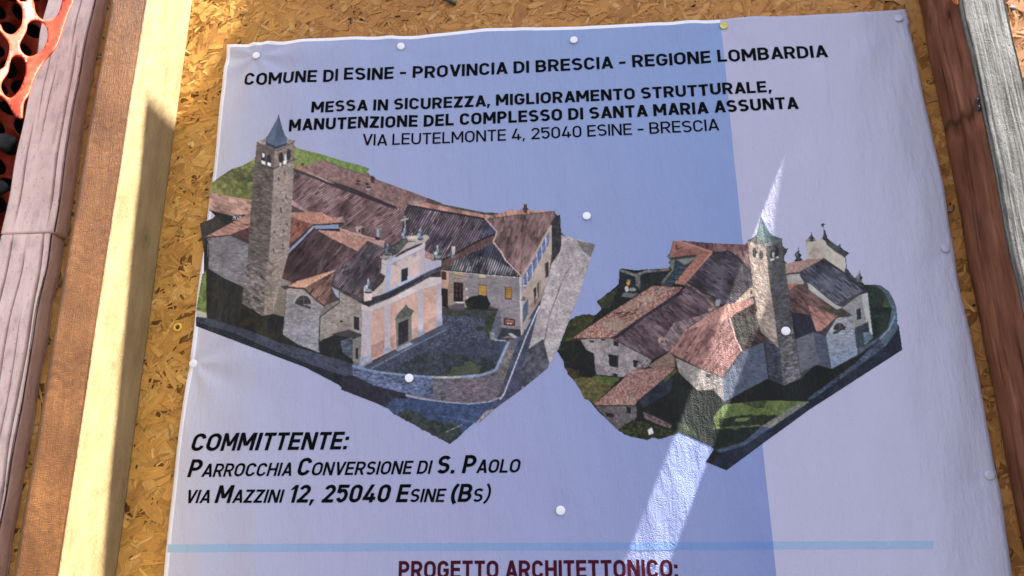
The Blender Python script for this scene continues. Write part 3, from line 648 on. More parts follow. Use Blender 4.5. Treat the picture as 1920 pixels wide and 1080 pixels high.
def osb_panel():
    """slab with thousands of pressed wood strands lying over each other on its face"""
    V, F, COL, UV = [], [], [], []
    # slab: 18 mm board, face at y = 0
    x0, x1, z0, z1 = -.25, 1.9, .85, 4.7
    V += [(x0,0,z0),(x1,0,z0),(x1,0,z1),(x0,0,z1),(x0,.018,z0),(x1,.018,z0),(x1,.018,z1),(x0,.018,z1)]
    F += [(0,1,2,3),(5,4,7,6),(4,0,3,7),(1,5,6,2),(3,2,6,7),(4,5,1,0)]
    COL += [(.33,.15,.042)]*8; UV += [(v[0], v[2]) for v in V]
    tones = np.array([(.50,.215,.045),(.44,.175,.034),(.57,.275,.068),(.34,.125,.025),(.48,.21,.05),(.24,.085,.02),(.62,.35,.12)])
    wts = np.array([.24,.24,.15,.15,.12,.06,.04])
    rg = np.random.default_rng(3)
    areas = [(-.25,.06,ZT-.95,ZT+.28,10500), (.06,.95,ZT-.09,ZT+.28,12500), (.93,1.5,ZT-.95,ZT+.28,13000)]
    for ax, bx, az, bz, n in areas:
        for i in range(n):
            lay = i/n
            big = rg.random() < (.26 if lay < .7 else .06)
            L = rg.uniform(.020,.056) if big else rg.uniform(.005,.026)
            W = L*rg.uniform(.22,.42) if big else rg.uniform(.0010,.0044)
            cx, cz = rg.uniform(ax, bx), rg.uniform(az, bz)
            a = rg.normal(.55,.75) if rg.random() < .6 else rg.uniform(0, math.pi)
            if cx - L < x0: continue
            yb = -.0003 - .0017*lay; tl, tw = rg.normal(0,.018), rg.normal(0,.04)
            if not big: tl, tw = tl*1.6, tw*1.6
            dx, dz = math.cos(a), math.sin(a)
            c = tones[rg.choice(len(tones), p=wts)]*rg.uniform(.72,1.22)
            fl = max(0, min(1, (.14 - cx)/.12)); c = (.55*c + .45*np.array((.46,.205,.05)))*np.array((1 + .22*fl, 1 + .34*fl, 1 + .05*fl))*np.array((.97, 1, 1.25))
            if not big and rg.random() < .02: c = c*.12; L *= .5
            k = len(V); ns = 4; bend = rg.normal(0,.08)
            for s in range(ns + 1):
                t = s/ns - .5; w = W*(1 - .55*abs(2*t)**3*rg.uniform(.3,1.2))*rg.uniform(.86,1.1)
                for sd in (-.5, .5):
                    u = t*L + (rg.normal(0,.05)*L if s in (0, ns) else 0); v = sd*w + bend*L*(t*t - .08)
                    V.append((cx + u*dx - v*dz, max(-.0038, min(-.0002, yb + u*tl + v*tw)), cz + u*dz + v*dx)); COL.append(c)
                    UV.append((sd*w + i*.013, u + i*.37))
            for s in range(ns):
                q = k + 2*s; F.append((q, q + 1, q + 3, q + 2) if False else (q, q + 2, q + 3, q + 1))
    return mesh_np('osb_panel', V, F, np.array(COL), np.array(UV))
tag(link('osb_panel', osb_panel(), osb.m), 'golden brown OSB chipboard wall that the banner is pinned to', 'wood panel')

# dark hollow left of the boards
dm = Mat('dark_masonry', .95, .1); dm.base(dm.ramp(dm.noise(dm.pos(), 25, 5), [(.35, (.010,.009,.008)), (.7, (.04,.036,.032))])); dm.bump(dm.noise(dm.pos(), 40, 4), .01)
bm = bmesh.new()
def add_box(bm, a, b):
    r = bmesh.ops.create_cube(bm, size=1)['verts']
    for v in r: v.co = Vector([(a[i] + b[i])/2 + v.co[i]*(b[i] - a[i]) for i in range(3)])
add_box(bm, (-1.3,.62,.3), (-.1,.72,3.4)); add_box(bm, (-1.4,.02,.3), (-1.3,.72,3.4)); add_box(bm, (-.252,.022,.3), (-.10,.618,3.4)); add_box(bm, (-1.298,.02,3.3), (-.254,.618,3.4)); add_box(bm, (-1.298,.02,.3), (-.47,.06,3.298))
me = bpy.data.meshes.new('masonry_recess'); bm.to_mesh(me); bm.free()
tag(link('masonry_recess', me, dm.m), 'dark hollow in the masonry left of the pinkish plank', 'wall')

sm = Mat('grey_stone', .85, .3); sm.base(sm.ramp(sm.noise(sm.pos(), 45, 5), [(.3, (.02,.019,.019)), (.7, (.08,.076,.076))])); sm.bump(sm.noise(sm.pos(), 70, 4), .004)
def stone(px, py, r, y, label, sq=(1.2, .8, .75)):
    bm = bmesh.new(); bmesh.ops.create_icosphere(bm, subdivisions=3, radius=r)
    rr = random.Random(int(px*7 + py)); off = Vector((rr.random()*9, rr.random()*9, rr.random()*9))
    from mathutils import noise as mn
    for v in bm.verts:
        v.co *= 1 + .35*mn.noise(v.co/r*1.1 + off); v.co = Vector((v.co.x*sq[0], v.co.y*sq[1], v.co.z*sq[2]))
    me = bpy.data.meshes.new('stone'); bm.to_mesh(me); bm.free()
    o = link('stone', me, sm.m, smooth=True); o.location = at(px, py, y); tag(o, label, 'stone', 'stones in the dark hollow')
stone(4, 268, .016, .11, 'grey rounded stone in the dark hollow just below the net tip', (1.3, .8, .9))
stone(-12, 352, .022, .16, 'darker stone in the hollow between two red net strands')

# ---------------------------------------------------------------- timber
def sines(seed, n=7, lo=2, hi=60):
    r = np.random.default_rng(seed); k = r.uniform(lo, hi, n); p = r.uniform(0, 6.28, n); a = 1/np.sqrt(k/lo)
    return lambda z: sum(ai*np.sin(ki*z + pi) for ai, ki, pi in zip(a, k, p))/np.sum(a)

def beam(name, x0, x1, y0, y1, z0, z1, step=.004, nz=260, disp=None, rnd=.003, edge=.0015, seed=1, zs=None, tint=None):
    """sawn timber as one closed shell: rings of points round the section, lofted along z.
    disp(face, s, z) pushes a face outwards; faces: 0 front (-y), 1 right (+x), 2 back, 3 left (-x)"""
    zs = np.linspace(z0, z1, nz) if zs is None else zs
    def side(a, b, n): return np.linspace(0, 1, n, endpoint=False)
    nx, ny = max(2, int((x1 - x0)/step)), max(2, int((y1 - y0)/step))
    S, Fc = [], []
    for f, n in ((0, nx), (1, ny), (2, 3), (3, ny)):
        S += list(np.linspace(0, 1, n, endpoint=False)); Fc += [f]*n
    S, Fc = np.array(S), np.array(Fc); n = len(S)
    e = [sines(seed*10 + i) for i in range(4)]
    V = np.zeros((len(zs), n, 3)); UV = np.zeros((len(zs), n, 2))
    Z = np.repeat(zs[:, None], n, 1)
    ex0, ex1, ey0, ey1 = x0 + edge*e[0](Z), x1 + edge*e[1](Z), y0 + edge*e[2](Z), y1 + 0*Z
    SS = np.repeat(S[None], len(zs), 0); FF = np.repeat(Fc[None], len(zs), 0)
    X = np.where(FF == 0, ex0 + (ex1 - ex0)*SS, np.where(FF == 1, ex1, np.where(FF == 2, ex1 + (ex0 - ex1)*SS, ex0)))
    Y = np.where(FF == 0, ey0, np.where(FF == 1, ey0 + (ey1 - ey0)*SS, np.where(FF == 2, ey1, ey1 + (ey0 - ey1)*SS)))
    W = np.array([x1 - x0, y1 - y0, x1 - x0, y1 - y0])[FF]
    dist = np.minimum(SS, 1 - SS)*W                                 # distance to the nearest arris
    rd = rnd*np.exp(-dist/rnd*1.2)
    D = -rd
    if disp is not None: D = D + disp(FF, SS, Z)*np.clip(dist/.003, 0, 1)
    X = X + np.where(FF == 1, D, np.where(FF == 3, -D, 0)); Y = Y + np.where(FF == 0, -D, np.where(FF == 2, D*0, 0))
    V = np.stack([X, Y, Z], -1).reshape(-1, 3)
    per = np.concatenate([[0], np.cumsum((np.abs(np.diff(X[0])) + np.abs(np.diff(Y[0]))))])
    UV = np.stack([np.repeat(per[None], len(zs), 0), Z], -1).reshape(-1, 2)
    i, j = np.meshgrid(np.arange(len(zs) - 1), np.arange(n), indexing='ij'); j2 = (j + 1) % n
    F = np.stack([i*n + j, i*n + j2, (i + 1)*n + j2, (i + 1)*n + j], -1).reshape(-1, 4)
    col = np.ones(SS.shape) if tint is None else tint(FF, SS, Z, Y)
    me = mesh_np(name, V, F, uv=UV, colors=np.repeat(col.reshape(-1, 1), 3, 1))
    bm = bmesh.new(); bm.from_mesh(me); bm.verts.ensure_lookup_table()
    bm.faces.new([bm.verts[k] for k in range(n)][::-1]); bm.faces.new([bm.verts[(len(zs) - 1)*n + k] for k in range(n)])
    bm.to_mesh(me); bm.free()
    return me, np.concatenate([Fc[j.ravel()], [0, 0]])

def groove(x, z, path, w, dep, z0, z1):
    """a drying crack: depth profile round the wandering line x = path(z) from z0 to z1"""
    fade = np.clip(np.minimum(z - z0, z1 - z)/.05, 0, 1)
    wd = w*(.25 + .75*fade)
    return -dep*fade*np.exp(-((x - path(z))/wd)**2)

def on_side(px, py, X):
    """(y, z) of the picture point on the plane x = X"""
    d = np.array([(px - PPX)/F_PX, (py - PPY)/F_PX, 1.0]) @ CAM_R
    q = CAM_LOC + d*(X - CAM_LOC[0])/d[0]
    return q[1], q[2] + ZT

def knot(a, z, a0, z0, r, dark=.45, el=1.7):
    q = np.hypot(a - a0, (z - z0)/el)
    return 1 - dark*np.exp(-(q/(r*.55))**2) - .35*dark*np.exp(-((q - r)/(r*.16))**2)

# left post: brown rough-sawn front, pale sawn side
bf = Mat('rough_sawn_front', .42, .35)
saw = bf.noise(bf.uv((40, 260, 1), (0, 0, .12)), 4, 3, .6); fb = bf.noise(bf.uv((460, 12, 1)), 3, 5, .65); bl = bf.noise(bf.uv((14, 7, 1)), 2, 4)
bc = bf.mix(.8, bf.ramp(bl, [(.3, (.19,.066,.015)), (.7, (.32,.125,.032))]), bf.ramp(fb, [(.3, .6), (.55, 1.0), (.75, 1.25)]), 'MULTIPLY')
bf.base(bc); bf.bump(fb, .0011); bf.bump(saw, .0005); bf.bump(bf.noise(bf.uv((190, 40, 1)), 3, 3), .00035)
ps = Mat('pale_sawn_side', .6, .3)
fb = ps.noise(ps.uv((330, 40, 1)), 3, 4, .6); bl = ps.noise(ps.uv((20, 6, 1)), 2, 4)
pc = ps.mix(.6, ps.ramp(bl, [(.3, (.25,.165,.072)), (.7, (.36,.255,.12))]), ps.ramp(fb, [(.3, .7), (.55, 1.0)]), 'MULTIPLY')
pn = ps.noise(ps.uv((170, 60, 1)), 3, 3); pc = ps.mix(.5, pc, ps.ramp(pn, [(.3, .62), (.45, 1.0)]), 'MULTIPLY'); pc = ps.mix(1.0, pc, attr(ps), 'MULTIPLY')
ps.base(pc); ps.bump(fb, .0009); ps.bump(pn, .0006)
def post_disp(f, s, z):
    r = .00012*np.sin(z*900 + 3*np.sin(s*9) + 5*np.sin(z*40)) + .0003*(vnoise(s*26, z*30, 3) - .5) + .0002*(vnoise(s*9, z*220, 8) - .5)
    return np.where(f == 0, r, .0010*(vnoise(s*40, z*90, 5) - .5))
PKN = [(*on_side(275, 446, -.066), .010, .5), (*on_side(212, 684, -.066), .012, .3), (*on_side(312, 130, -.066), .007, .3), (*on_side(232, 905, -.066), .006, .25)]
def post_tint(f, s, z, y):
    t = 1 - .10*vnoise(y*60, z*5, 4)
    for y0, z0, r, dk_ in PKN: t = t*knot(y, z, y0, z0, r, dk_, 1.3)
    return np.where(f == 1, t, 1)
me, fc = beam('timber_post', -.1225, -.066, -.112, -.0022, .85, ZT+.5, step=.003, nz=420, disp=post_disp, rnd=.002, edge=.0012, seed=3, tint=post_tint)
o = link('timber_post', me, [bf.m, ps.m], smooth=True)
me.polygons.foreach_set('material_index', np.where(fc == 1, 1, 0).astype(np.int32))
tag(o, 'square timber post left of the banner with brown rough front and sunlit pale side', 'post', 'timber posts on the board wall')

# right post: weathered grey front, dark brown side; an added light blocker stands above the picture
gw = Mat('weathered_grey_front', .8, .25)
gr = gw.noise(gw.uv((80, 2.6, 1)), 3, 4, .6, .3); g2 = gw.noise(gw.uv((120, 55, 1)), 3, 4, .7)
gc = gw.mix(.8, gw.ramp(gr, [(.38, (.045,.037,.032)), (.48, (.17,.155,.138)), (.62, (.27,.26,.23))]), gw.ramp(g2, [(.33, .30), (.45, .9), (.65, 1.15)]), 'MULTIPLY')
gw.base(gc); gw.bump(gr, .0026); gw.bump(g2, .0016); gw.bump(gw.noise(gw.uv((260, 190, 1)), 3, 3, .6), .0012)
br = Mat('dark_brown_side', .7, .12)
fb = br.noise(br.uv((210, 7, 1)), 3, 5, .62, .4); bl = br.noise(br.uv((18, 5, 1)), 2, 4)
rc = br.mix(.85, br.ramp(bl, [(.3, (.13,.045,.023)), (.55, (.24,.092,.050)), (.75, (.35,.15,.088))]), br.ramp(fb, [(.3, .55), (.5, 1.0), (.7, 1.25)]), 'MULTIPLY')
rc = br.mix(1.0, rc, attr(br), 'MULTIPLY')
br.base(rc); br.bump(fb, .0012)
w1, w2, w3 = sines(21, 5, 2, 18), sines(22, 5, 2, 18), sines(23, 5, 3, 30)
def right_disp(f, s, z):
    y = (s - 1)*-.1                                               # left face: s runs back to front
    c = groove(s*.1, z, lambda q: .045 + .012*w1(q) + .02*(ZT - .3 - q), .0010, .006, ZT - .95, ZT + .1)
    c = c + groove(s*.1, z, lambda q: .030 + .008*w2(q), .0008, .005, ZT - .85, ZT - .25)
    c = c + groove(s*.1, z, lambda q: .075 + .006*w3(q), .0007, .004, ZT - .5, ZT + .05)
    c = c + .0010*(vnoise(s*14, z*6, 2) - .5)
    g = .0006*(vnoise(s*22, z*9, 31) - .5) + .0007*(vnoise(s*45, z*60, 33) - .5)
    return np.where(f == 3, c, np.where(f == 0, g, 0))
XR = 1.0185
RKN = [(*on_side(1745, 38, XR), .011, .5), (*on_side(1781, 26, XR), .009, .8), (*on_side(1838, 420, XR), .006, .4)]
SA, SB = on_side(1768, 242, XR), on_side(1842, 200, XR)
def right_tint(f, s, z, y):
    t = .80 + .35*vnoise(y*90, z*5, 14) - .25*np.exp(-np.abs(y + .002)/.012) - .22*np.clip(vnoise(y*40, z*16, 6) - .6, 0, 1)*2
    for y0, z0, r, dk_ in RKN: t = t*knot(y, z, y0, z0, r, dk_)
    k = np.clip((y - SA[0])/(SB[0] - SA[0]), 0, 1); d = z - (SA[1] + (SB[1] - SA[1])*k) - .004*np.sin(y*200)
    t = t*(1 - .6*np.exp(-(d/.006)**2)) * (1 + .25*np.exp(-((d + .022)/.006)**2))
    for fn, c0, lean, w in ((w1, .045, .02, .0009), (w2, .030, 0, .0006), (w3, .075, 0, .0006)):
        t = t*(1 + groove(s*.1, z, lambda q: c0 + (.012 if fn is w1 else .007)*fn(q) + lean*(ZT - .3 - q), w, .8, ZT - .95, ZT + .1))
    return np.where(f == 3, t, 1)
post = bpy.data.objects.new('timber_post', None); C.objects.link(post); post.location = (XR + .03, -.05, .85)
tag(post, 'weathered timber post right of the banner, grey front and dark brown side', 'post', 'timber posts on the board wall')
me, fc = beam('lower_length', XR, XR + .0585, -.1, -.0022, .85, ZT + .125, step=.0028, nz=420, disp=right_disp, rnd=.003, edge=.0022, seed=7, tint=right_tint)
o = link('lower_length', me, [br.m, gw.m], smooth=True); me.polygons.foreach_set('material_index', np.where(fc == 0, 1, 0).astype(np.int32))
o.parent = post; o.matrix_parent_inverse = Matrix.Translation(-post.location)
# added unseen blocker above a gap, front profile shaped to shade post and banner
dl = 2.583*math.tan(GRAZE)
prof = [(.362, .195), (1.35, .197), (1.59, .0216 + dl), (1.75, .048 + dl), (2.05, .070 + dl), (2.215, .082 + dl)]
V = [(x, -.0022 if k == 0 else -d, ZT + z) for x in (XR, XR + .0585) for z, d in prof for k in (0, 1)]; WC = np.ones((len(V), 3))
n = len(prof)*2; F = []
for i in range(len(prof) - 1):
    a = 2*i
    F += [(a, a+1, a+3, a+2), (n+a+1, n+a, n+a+2, n+a+3), (a+1, n+a+1, n+a+3, a+3), (n+a, a, a+2, n+a+2)]
F += [(0, n, n+1, 1), (n-2, n-1, 2*n-1, 2*n-2)]
o = link('upper_light_blocker', mesh_np('upper_light_blocker', V, F, colors=WC, uv=[(v[1], v[2]) for v in V]), br.m); o.parent = post; o.matrix_parent_inverse = Matrix.Translation(-post.location)
V = [(x, y, ZT + z) for x in (XR, XR + .0585) for y, z in ((-.0022, .128), (-.051, .128), (-.0395, .359), (-.0022, .359))]  # added unseen wedge in the gap, slanted to shape the sun streak
o = link('added_streak_wedge', mesh_np('added_streak_wedge', V, colors=np.ones((8, 3)), f=[(0,1,2,3), (7,6,5,4), (0,4,5,1), (1,5,6,2), (2,6,7,3), (3,7,4,0)], uv=[(v[1], v[2]) for v in V]), br.m); o.parent = post; o.matrix_parent_inverse = Matrix.Translation(-post.location)

# weathered planks left of the post, red net glow painted in as pink, upper and lower meeting at a butt joint
pk = Mat('net_glow_pink_plank', .75, .3)
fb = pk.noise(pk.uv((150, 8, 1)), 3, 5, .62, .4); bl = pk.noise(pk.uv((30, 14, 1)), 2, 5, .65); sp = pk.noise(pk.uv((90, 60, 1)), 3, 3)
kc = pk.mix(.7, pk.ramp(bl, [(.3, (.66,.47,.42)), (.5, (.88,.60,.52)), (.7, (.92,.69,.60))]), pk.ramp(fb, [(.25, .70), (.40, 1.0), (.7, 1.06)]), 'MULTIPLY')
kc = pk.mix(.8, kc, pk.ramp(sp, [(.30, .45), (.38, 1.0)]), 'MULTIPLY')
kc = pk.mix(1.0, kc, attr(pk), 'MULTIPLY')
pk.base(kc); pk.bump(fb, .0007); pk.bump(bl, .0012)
def plank(z0, z1, x0, x1, cracks, label, seed):
    cr = [(sines(seed*31 + i, 6, 3, 40), *c) for i, c in enumerate(cracks)]
    def d(f, s, z):
        x = s*(x1 - x0); r = .0007*(vnoise(s*6, z*8, seed) - .5) + .0005*(vnoise(s*22, z*40, seed + 4) - .5)
        for fn, cx, lean, w, dep, a, b in cr:
            r = r + groove(x, z, lambda q: cx + lean*(q - z1) + .004*fn(q), w*.9, dep*.4, a, b)
        return np.where(f == 0, r, 0)
    def tint(f, s, z, y):
        x = s*(x1 - x0); t = 1 - .12*vnoise(x*60, z*14, seed + 20) - .25*np.clip(vnoise(x*160, z*45, seed + 21) - .72, 0, 1)*3
        for fn, cx, lean, w, dep, a, b in cr:
            t = t*(1 + groove(x, z, lambda q: cx + lean*(q - z1) + .004*fn(q), w*.85, .9, a, b))
        t = np.where(f == 0, t, .8)
        return t
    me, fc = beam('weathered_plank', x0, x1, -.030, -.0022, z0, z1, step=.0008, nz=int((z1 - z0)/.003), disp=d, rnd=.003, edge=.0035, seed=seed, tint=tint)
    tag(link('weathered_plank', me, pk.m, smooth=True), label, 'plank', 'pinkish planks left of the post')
zj = float(at(60, 437, -.03)[2])
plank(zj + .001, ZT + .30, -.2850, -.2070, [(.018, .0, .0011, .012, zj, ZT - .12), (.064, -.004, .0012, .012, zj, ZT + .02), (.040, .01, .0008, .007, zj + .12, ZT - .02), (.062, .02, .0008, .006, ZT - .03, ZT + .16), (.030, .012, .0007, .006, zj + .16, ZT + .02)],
      'upper weathered plank tinted with pink net glow, with long cracks, beside the red net', 5)
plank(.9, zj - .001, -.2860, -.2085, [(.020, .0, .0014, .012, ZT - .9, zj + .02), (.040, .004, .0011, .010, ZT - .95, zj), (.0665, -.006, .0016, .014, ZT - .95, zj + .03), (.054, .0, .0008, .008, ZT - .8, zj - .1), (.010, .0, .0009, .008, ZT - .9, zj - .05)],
      'lower weathered plank tinted with pink net glow, more cracked, below the butt joint', 6)

# ---------------------------------------------------------------- orange safety net
def smooth_loop(p, n=8):
    p = np.array(p, float); a, b, c, d = np.roll(p, 1, 0), p, np.roll(p, -1, 0), np.roll(p, -2, 0); out = []
    for i in range(len(p)):
        for t in np.linspace(0, 1, n, endpoint=False):
            out.append(.5*((2*b[i]) + (-a[i] + c[i])*t + (2*a[i] - 5*b[i] + 4*c[i] - d[i])*t*t + (-a[i] + 3*b[i] - 3*c[i] + d[i])*t**3))
    return np.array(out)

def inside_many(p, poly):
    m = np.zeros(len(p), bool); q = np.roll(poly, -1, 0)
    for (xa, ya), (xb, yb) in zip(poly, q):
        if ya == yb: continue
        m ^= ((p[:, 1] < ya) != (p[:, 1] < yb)) & (p[:, 0] < (xb - xa)*(p[:, 1] - ya)/(yb - ya) + xa)
    return m

def region(outer, holes, step):
    loops = [outer] + holes; V, E = [], []
    for L in loops:
        k = len(V); V += [tuple(q) for q in L]; E += [(k + i, k + (i + 1) % len(L)) for i in range(len(L))]
    a, b = outer.min(0), outer.max(0)
    gx, gy = np.meshgrid(np.arange(a[0], b[0], step), np.arange(a[1], b[1], step)); gp = np.stack([gx.ravel(), gy.ravel()], 1)
    ok = inside_many(gp, outer)
    for h in holes: ok &= ~inside_many(gp, h)
    V += [tuple(q) for q in gp[ok]]
    r = delaunay_2d_cdt([Vector(v) for v in V], E, [], 0, 1e-5)
    v = np.array([tuple(q) for q in r[0]]); f = np.array([tuple(t) for t in r[2] if len(t) == 3])
    c = v[f].mean(1); keep = inside_many(c, outer)
    for h in holes: keep &= ~inside_many(c, h)
    return v, f[keep]

nm = Mat('orange_plastic_net', .55, .2, (.62, .075, .03)); nm.b.inputs['Subsurface Weight'].default_value = .0
nv = nm.noise(nm.pos(), 60, 3); nm.base(nm.ramp(nv, [(.3, (.46,.042,.018)), (.7, (.58,.08,.04))])); nm.bump(nm.noise(nm.pos(), 160, 3), .0006)
tr = nm.n('BsdfTranslucent'); tr.inputs[0].default_value = (.8,.10,.04,1); mx = nm.n('MixShader'); mx.inputs[0].default_value = .25
nm.l(nm.b.outputs[0], mx.inputs[1]); nm.l(tr.outputs[0], mx.inputs[2]); nm.l(mx.outputs[0], nm.t.nodes['Material Output'].inputs[0])
def nz_(l): return smooth_loop([(a/4.155, b/4.155) for a, b in l], 7)
net_outer = nz_([(-160,-90),(200,-90),(420,-90),(590,-90),(575,0),(535,90),(500,190),(462,310),(420,390),(350,470),(292,560),(252,650),(232,720),(190,780),(176,830),(172,880),(170,915),(150,921),(112,890),(60,800),(0,745),(-160,700),(-180,300)])
net_holes = [nz_(h) for h in (
    [(140,-70),(205,-75),(206,4),(180,16),(150,10),(134,-30)],
    [(240,-70),(262,30),(275,100),(310,145),(350,164),(388,160),(432,140),(462,100),(488,10),(495,-72),(370,-80)],
    [(-140,-75),(110,-75),(130,10),(165,50),(178,100),(170,190),(140,240),(100,272),(55,268),(20,240),(-10,190),(-140,150)],
    [(215,190),(250,160),(300,158),(340,185),(370,235),(375,300),(350,370),(300,420),(240,445),(190,430),(160,390),(155,340),(180,290),(205,240)],
    [(-140,225),(-20,232),(40,290),(70,340),(72,400),(45,490),(10,540),(-140,600)],
    [(120,435),(170,445),(200,490),(205,560),(185,640),(150,710),(100,765),(60,765),(25,735),(5,680),(20,630),(60,570),(75,500),(90,455)])]
v1, f1 = region(net_outer, net_holes, 5.0)
r_ = np.clip((v1[:, 0]*1.0 + v1[:, 1]*.42 - 78)/45, 0, 1)
ridge = np.minimum(v1[:, 0], 78 - .42*v1[:, 1] + 20) - 20; back = v1[:, 0] - 20 - ridge
y1 = -.165 + .00060*ridge - .00035*back - .00034*(v1[:, 1] - 100) + .004*np.sin(v1[:, 1]/17) + .003*np.sin(v1[:, 0]/13 + 1)
P1 = at(v1[:, 0], v1[:, 1], y1)
hl = []
for r in range(-1, 12):
    for c_ in range(-3, 3):
        cx, cy = 14 + c_*46 + (23 if r % 2 else 0), -16 + r*36
        ja, jb, jc, jd = [random.uniform(.78, 1.12) for _ in range(4)]
        hl.append(smooth_loop([(cx + 3*jc + 19*ja*math.cos(t), cy + 3*jd + 15.5*jb*math.sin(t) + .35*17*jc*math.cos(t)) for t in np.linspace(0, 6.283, 9)[:-1]], 3))
out2 = smooth_loop([(-90,-60),(60,-60),(98,-40),(88,60),(66,160),(58,240),(46,330),(28,420),(-40,440),(-95,300)], 6)
hl = [h for h in hl if inside_many(h, out2).all()]
v2, f2 = region(out2, hl, 6.0)
y2 = .240 + .014*np.sin(v2[:, 1]/21) + .018*np.sin(v2[:, 0]/15)
P2 = at(v2[:, 0], v2[:, 1], y2)
net = bpy.data.objects.new('safety_net', None); C.objects.link(net); net.location = at(40, 100, -.1)
tag(net, 'orange red plastic safety net draped over the dark hollow at upper left', 'net')
for nme, PP, ff in (('front_layer', P1, f1), ('rear_layer', P2, f2)):
    o = link(nme, mesh_np(nme, PP, ff), nm.m, smooth=True); o.parent = net; o.matrix_parent_inverse = Matrix.Translation(-net.location)
    md = o.modifiers.new('thickness', 'SOLIDIFY'); md.thickness = .0022; md.offset = 0

# ---------------------------------------------------------------- banner
PINS = [(483,108), (752,88), (1076,75), (1357,48), (1686,34), (1100,405), (363,682), (767,709), (1473,621), (1769,469), (1051,957), (1851,891)]
PIN_P = [at(*p, -.004) for p in PINS]
rg = np.random.default_rng(8)
WAV = [(rg.uniform(3, 26), rg.uniform(-7, 7), rg.uniform(0, 6.28)) for i in range(9)]
WAV2 = [(rg.uniform(55, 130), rg.uniform(-35, 35), rg.uniform(0, 6.28)) for i in range(7)]
def surf(x, z):
    """y of the banner face: it hangs a few millimetres off the board and is drawn in at the pins"""
    x, z = np.asarray(x, float), np.asarray(z, float)
    y = np.zeros_like(x)
    for kx, kz, ph in WAV: y = y + .0018/(1 + kx/9)*np.sin(kx*x + kz*z + ph)
    for kx, kz, ph in WAV2: y = y + .00036*np.sin(kx*x + kz*z + ph)
    for k, p in enumerate(PIN_P):
        dx, dz = x - p[0], z - p[2]; r = np.hypot(dx, dz) + 1e-6; a = np.arctan2(dz, dx)
        s = 1.5 if k in (0, 4, 6) else .6                       # corner pins pull hardest
        y = y + (.0016 if k in (0, 1, 2, 3, 4, 6, 9, 11) else .0007)*np.exp(-(r/.03)**2)
        if k in (0, 4, 6): y = y - .0036*np.exp(-r/.085)*(r/(r + .02))*np.cos((6 if k % 2 else 7)*a + k)
        elif k in (1, 2, 3, 9, 11): y = y - .0014*np.exp(-r/.05)*(r/(r + .02))*np.cos(5*a + k)
    # loose side edges ripple
    y = y - .0022*np.exp(-x/.03)*np.sin(z*19 + 1)**2 - .0022*np.exp(-(1 - x)/.03)*np.sin(z*15)**2
    return np.minimum(y - .0066, -.0044)

def tr_x(pp):
    q = at([a for a, b in pp], [b for a, b in pp], -.004); o = np.argsort(q[:, 2]); return q[o, 2], q[o, 0]
LZ, LX = tr_x([(428,87),(415,200),(402,330),(387,440),(376,530),(367,620),(357,690),(345,780),(335,850),(322,960),(312,1080)])
RZ, RX = tr_x([(1699,18),(1712,100),(1727,180),(1748,270),(1765,350),(1775,430),(1785,480),(1792,540),(1812,620),(1830,720),(1850,830),(1870,920),(1880,1000),(1892,1080)])
tq = at([428,455,560,680,735,760,800,870,920,1000,1050,1090,1200,1340,1400,1500,1600,1699], [87,85,78,72,70,69,66,58,53,52,51,50,44,38,33,30,24,18], -.004)
def smooth1(z, Z, X):
    return (np.interp(z, Z, X) + np.interp(z - .012, Z, X) + np.interp(z + .012, Z, X))/3
nu, nv_ = 230, 260
U, Vv = np.meshgrid(np.linspace(0, 1, nu), np.linspace(0, 1, nv_))
zt = np.interp(U, tq[:, 0], tq[:, 2]); zt = (zt + np.interp(U + .01, tq[:, 0], tq[:, 2]) + np.interp(U - .01, tq[:, 0], tq[:, 2]))/3
Zg = zt + Vv*(ZT - 1.12 - zt)
xl, xr = smooth1(Zg, LZ, LX), smooth1(Zg, RZ, RX)
Xg = xl + (xr - xl)*U
BV = np.stack([Xg, surf(Xg, Zg), Zg], -1).reshape(-1, 3)
i, j = np.meshgrid(np.arange(nv_ - 1), np.arange(nu - 1), indexing='ij')
BF = np.stack([i*nu + j, (i + 1)*nu + j, (i + 1)*nu + j + 1, i*nu + j + 1], -1).reshape(-1, 4)
BUV = np.stack([Xg - xl, zt - Zg], -1).reshape(-1, 2)

XB = .7385                                                          # right end of the printed blue field
def field(M):
    """paper white with the printed blue field that fades to the left and downwards"""
    g = M.n('NewGeometry'); s = M.n('SeparateXYZ'); M.l(g.outputs['Position'], s.inputs[0])
    x = M.math('DIVIDE', s.outputs['X'], XB); x = M.math('MAXIMUM', x, .001)
    d = M.math('DIVIDE', M.math('SUBTRACT', ZT, s.outputs['Z']), .75)
    t = M.math('POWER', x, M.math('MULTIPLY_ADD', d, 1.0, .5), clamp=True)
    t = M.math('MULTIPLY_ADD', t, .92, .06)
    t = M.math('MULTIPLY', t, M.math('LESS_THAN', s.outputs['X'], XB))
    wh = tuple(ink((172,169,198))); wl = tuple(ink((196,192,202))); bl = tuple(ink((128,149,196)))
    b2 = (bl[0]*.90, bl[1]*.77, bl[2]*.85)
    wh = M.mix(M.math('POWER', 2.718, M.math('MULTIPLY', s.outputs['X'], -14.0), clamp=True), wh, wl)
    wh = M.mix(M.math('MULTIPLY', M.math('POWER', 2.718, M.math('MULTIPLY', M.math('SUBTRACT', 1.0, s.outputs['X']), -7.0), clamp=True), .55), wh, tuple(ink((190,189,212))))  # colour lightened towards the right edge to offset shade from the post
    return M.mix(t, wh, M.mix(M.math('MULTIPLY', d, 1.0, clamp=True), bl, b2)), s
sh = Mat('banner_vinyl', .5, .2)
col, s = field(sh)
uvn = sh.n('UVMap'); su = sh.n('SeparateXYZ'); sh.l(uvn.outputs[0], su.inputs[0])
hem = sh.math('LESS_THAN', sh.math('MINIMUM', su.outputs[0], su.outputs[1]), .0052)
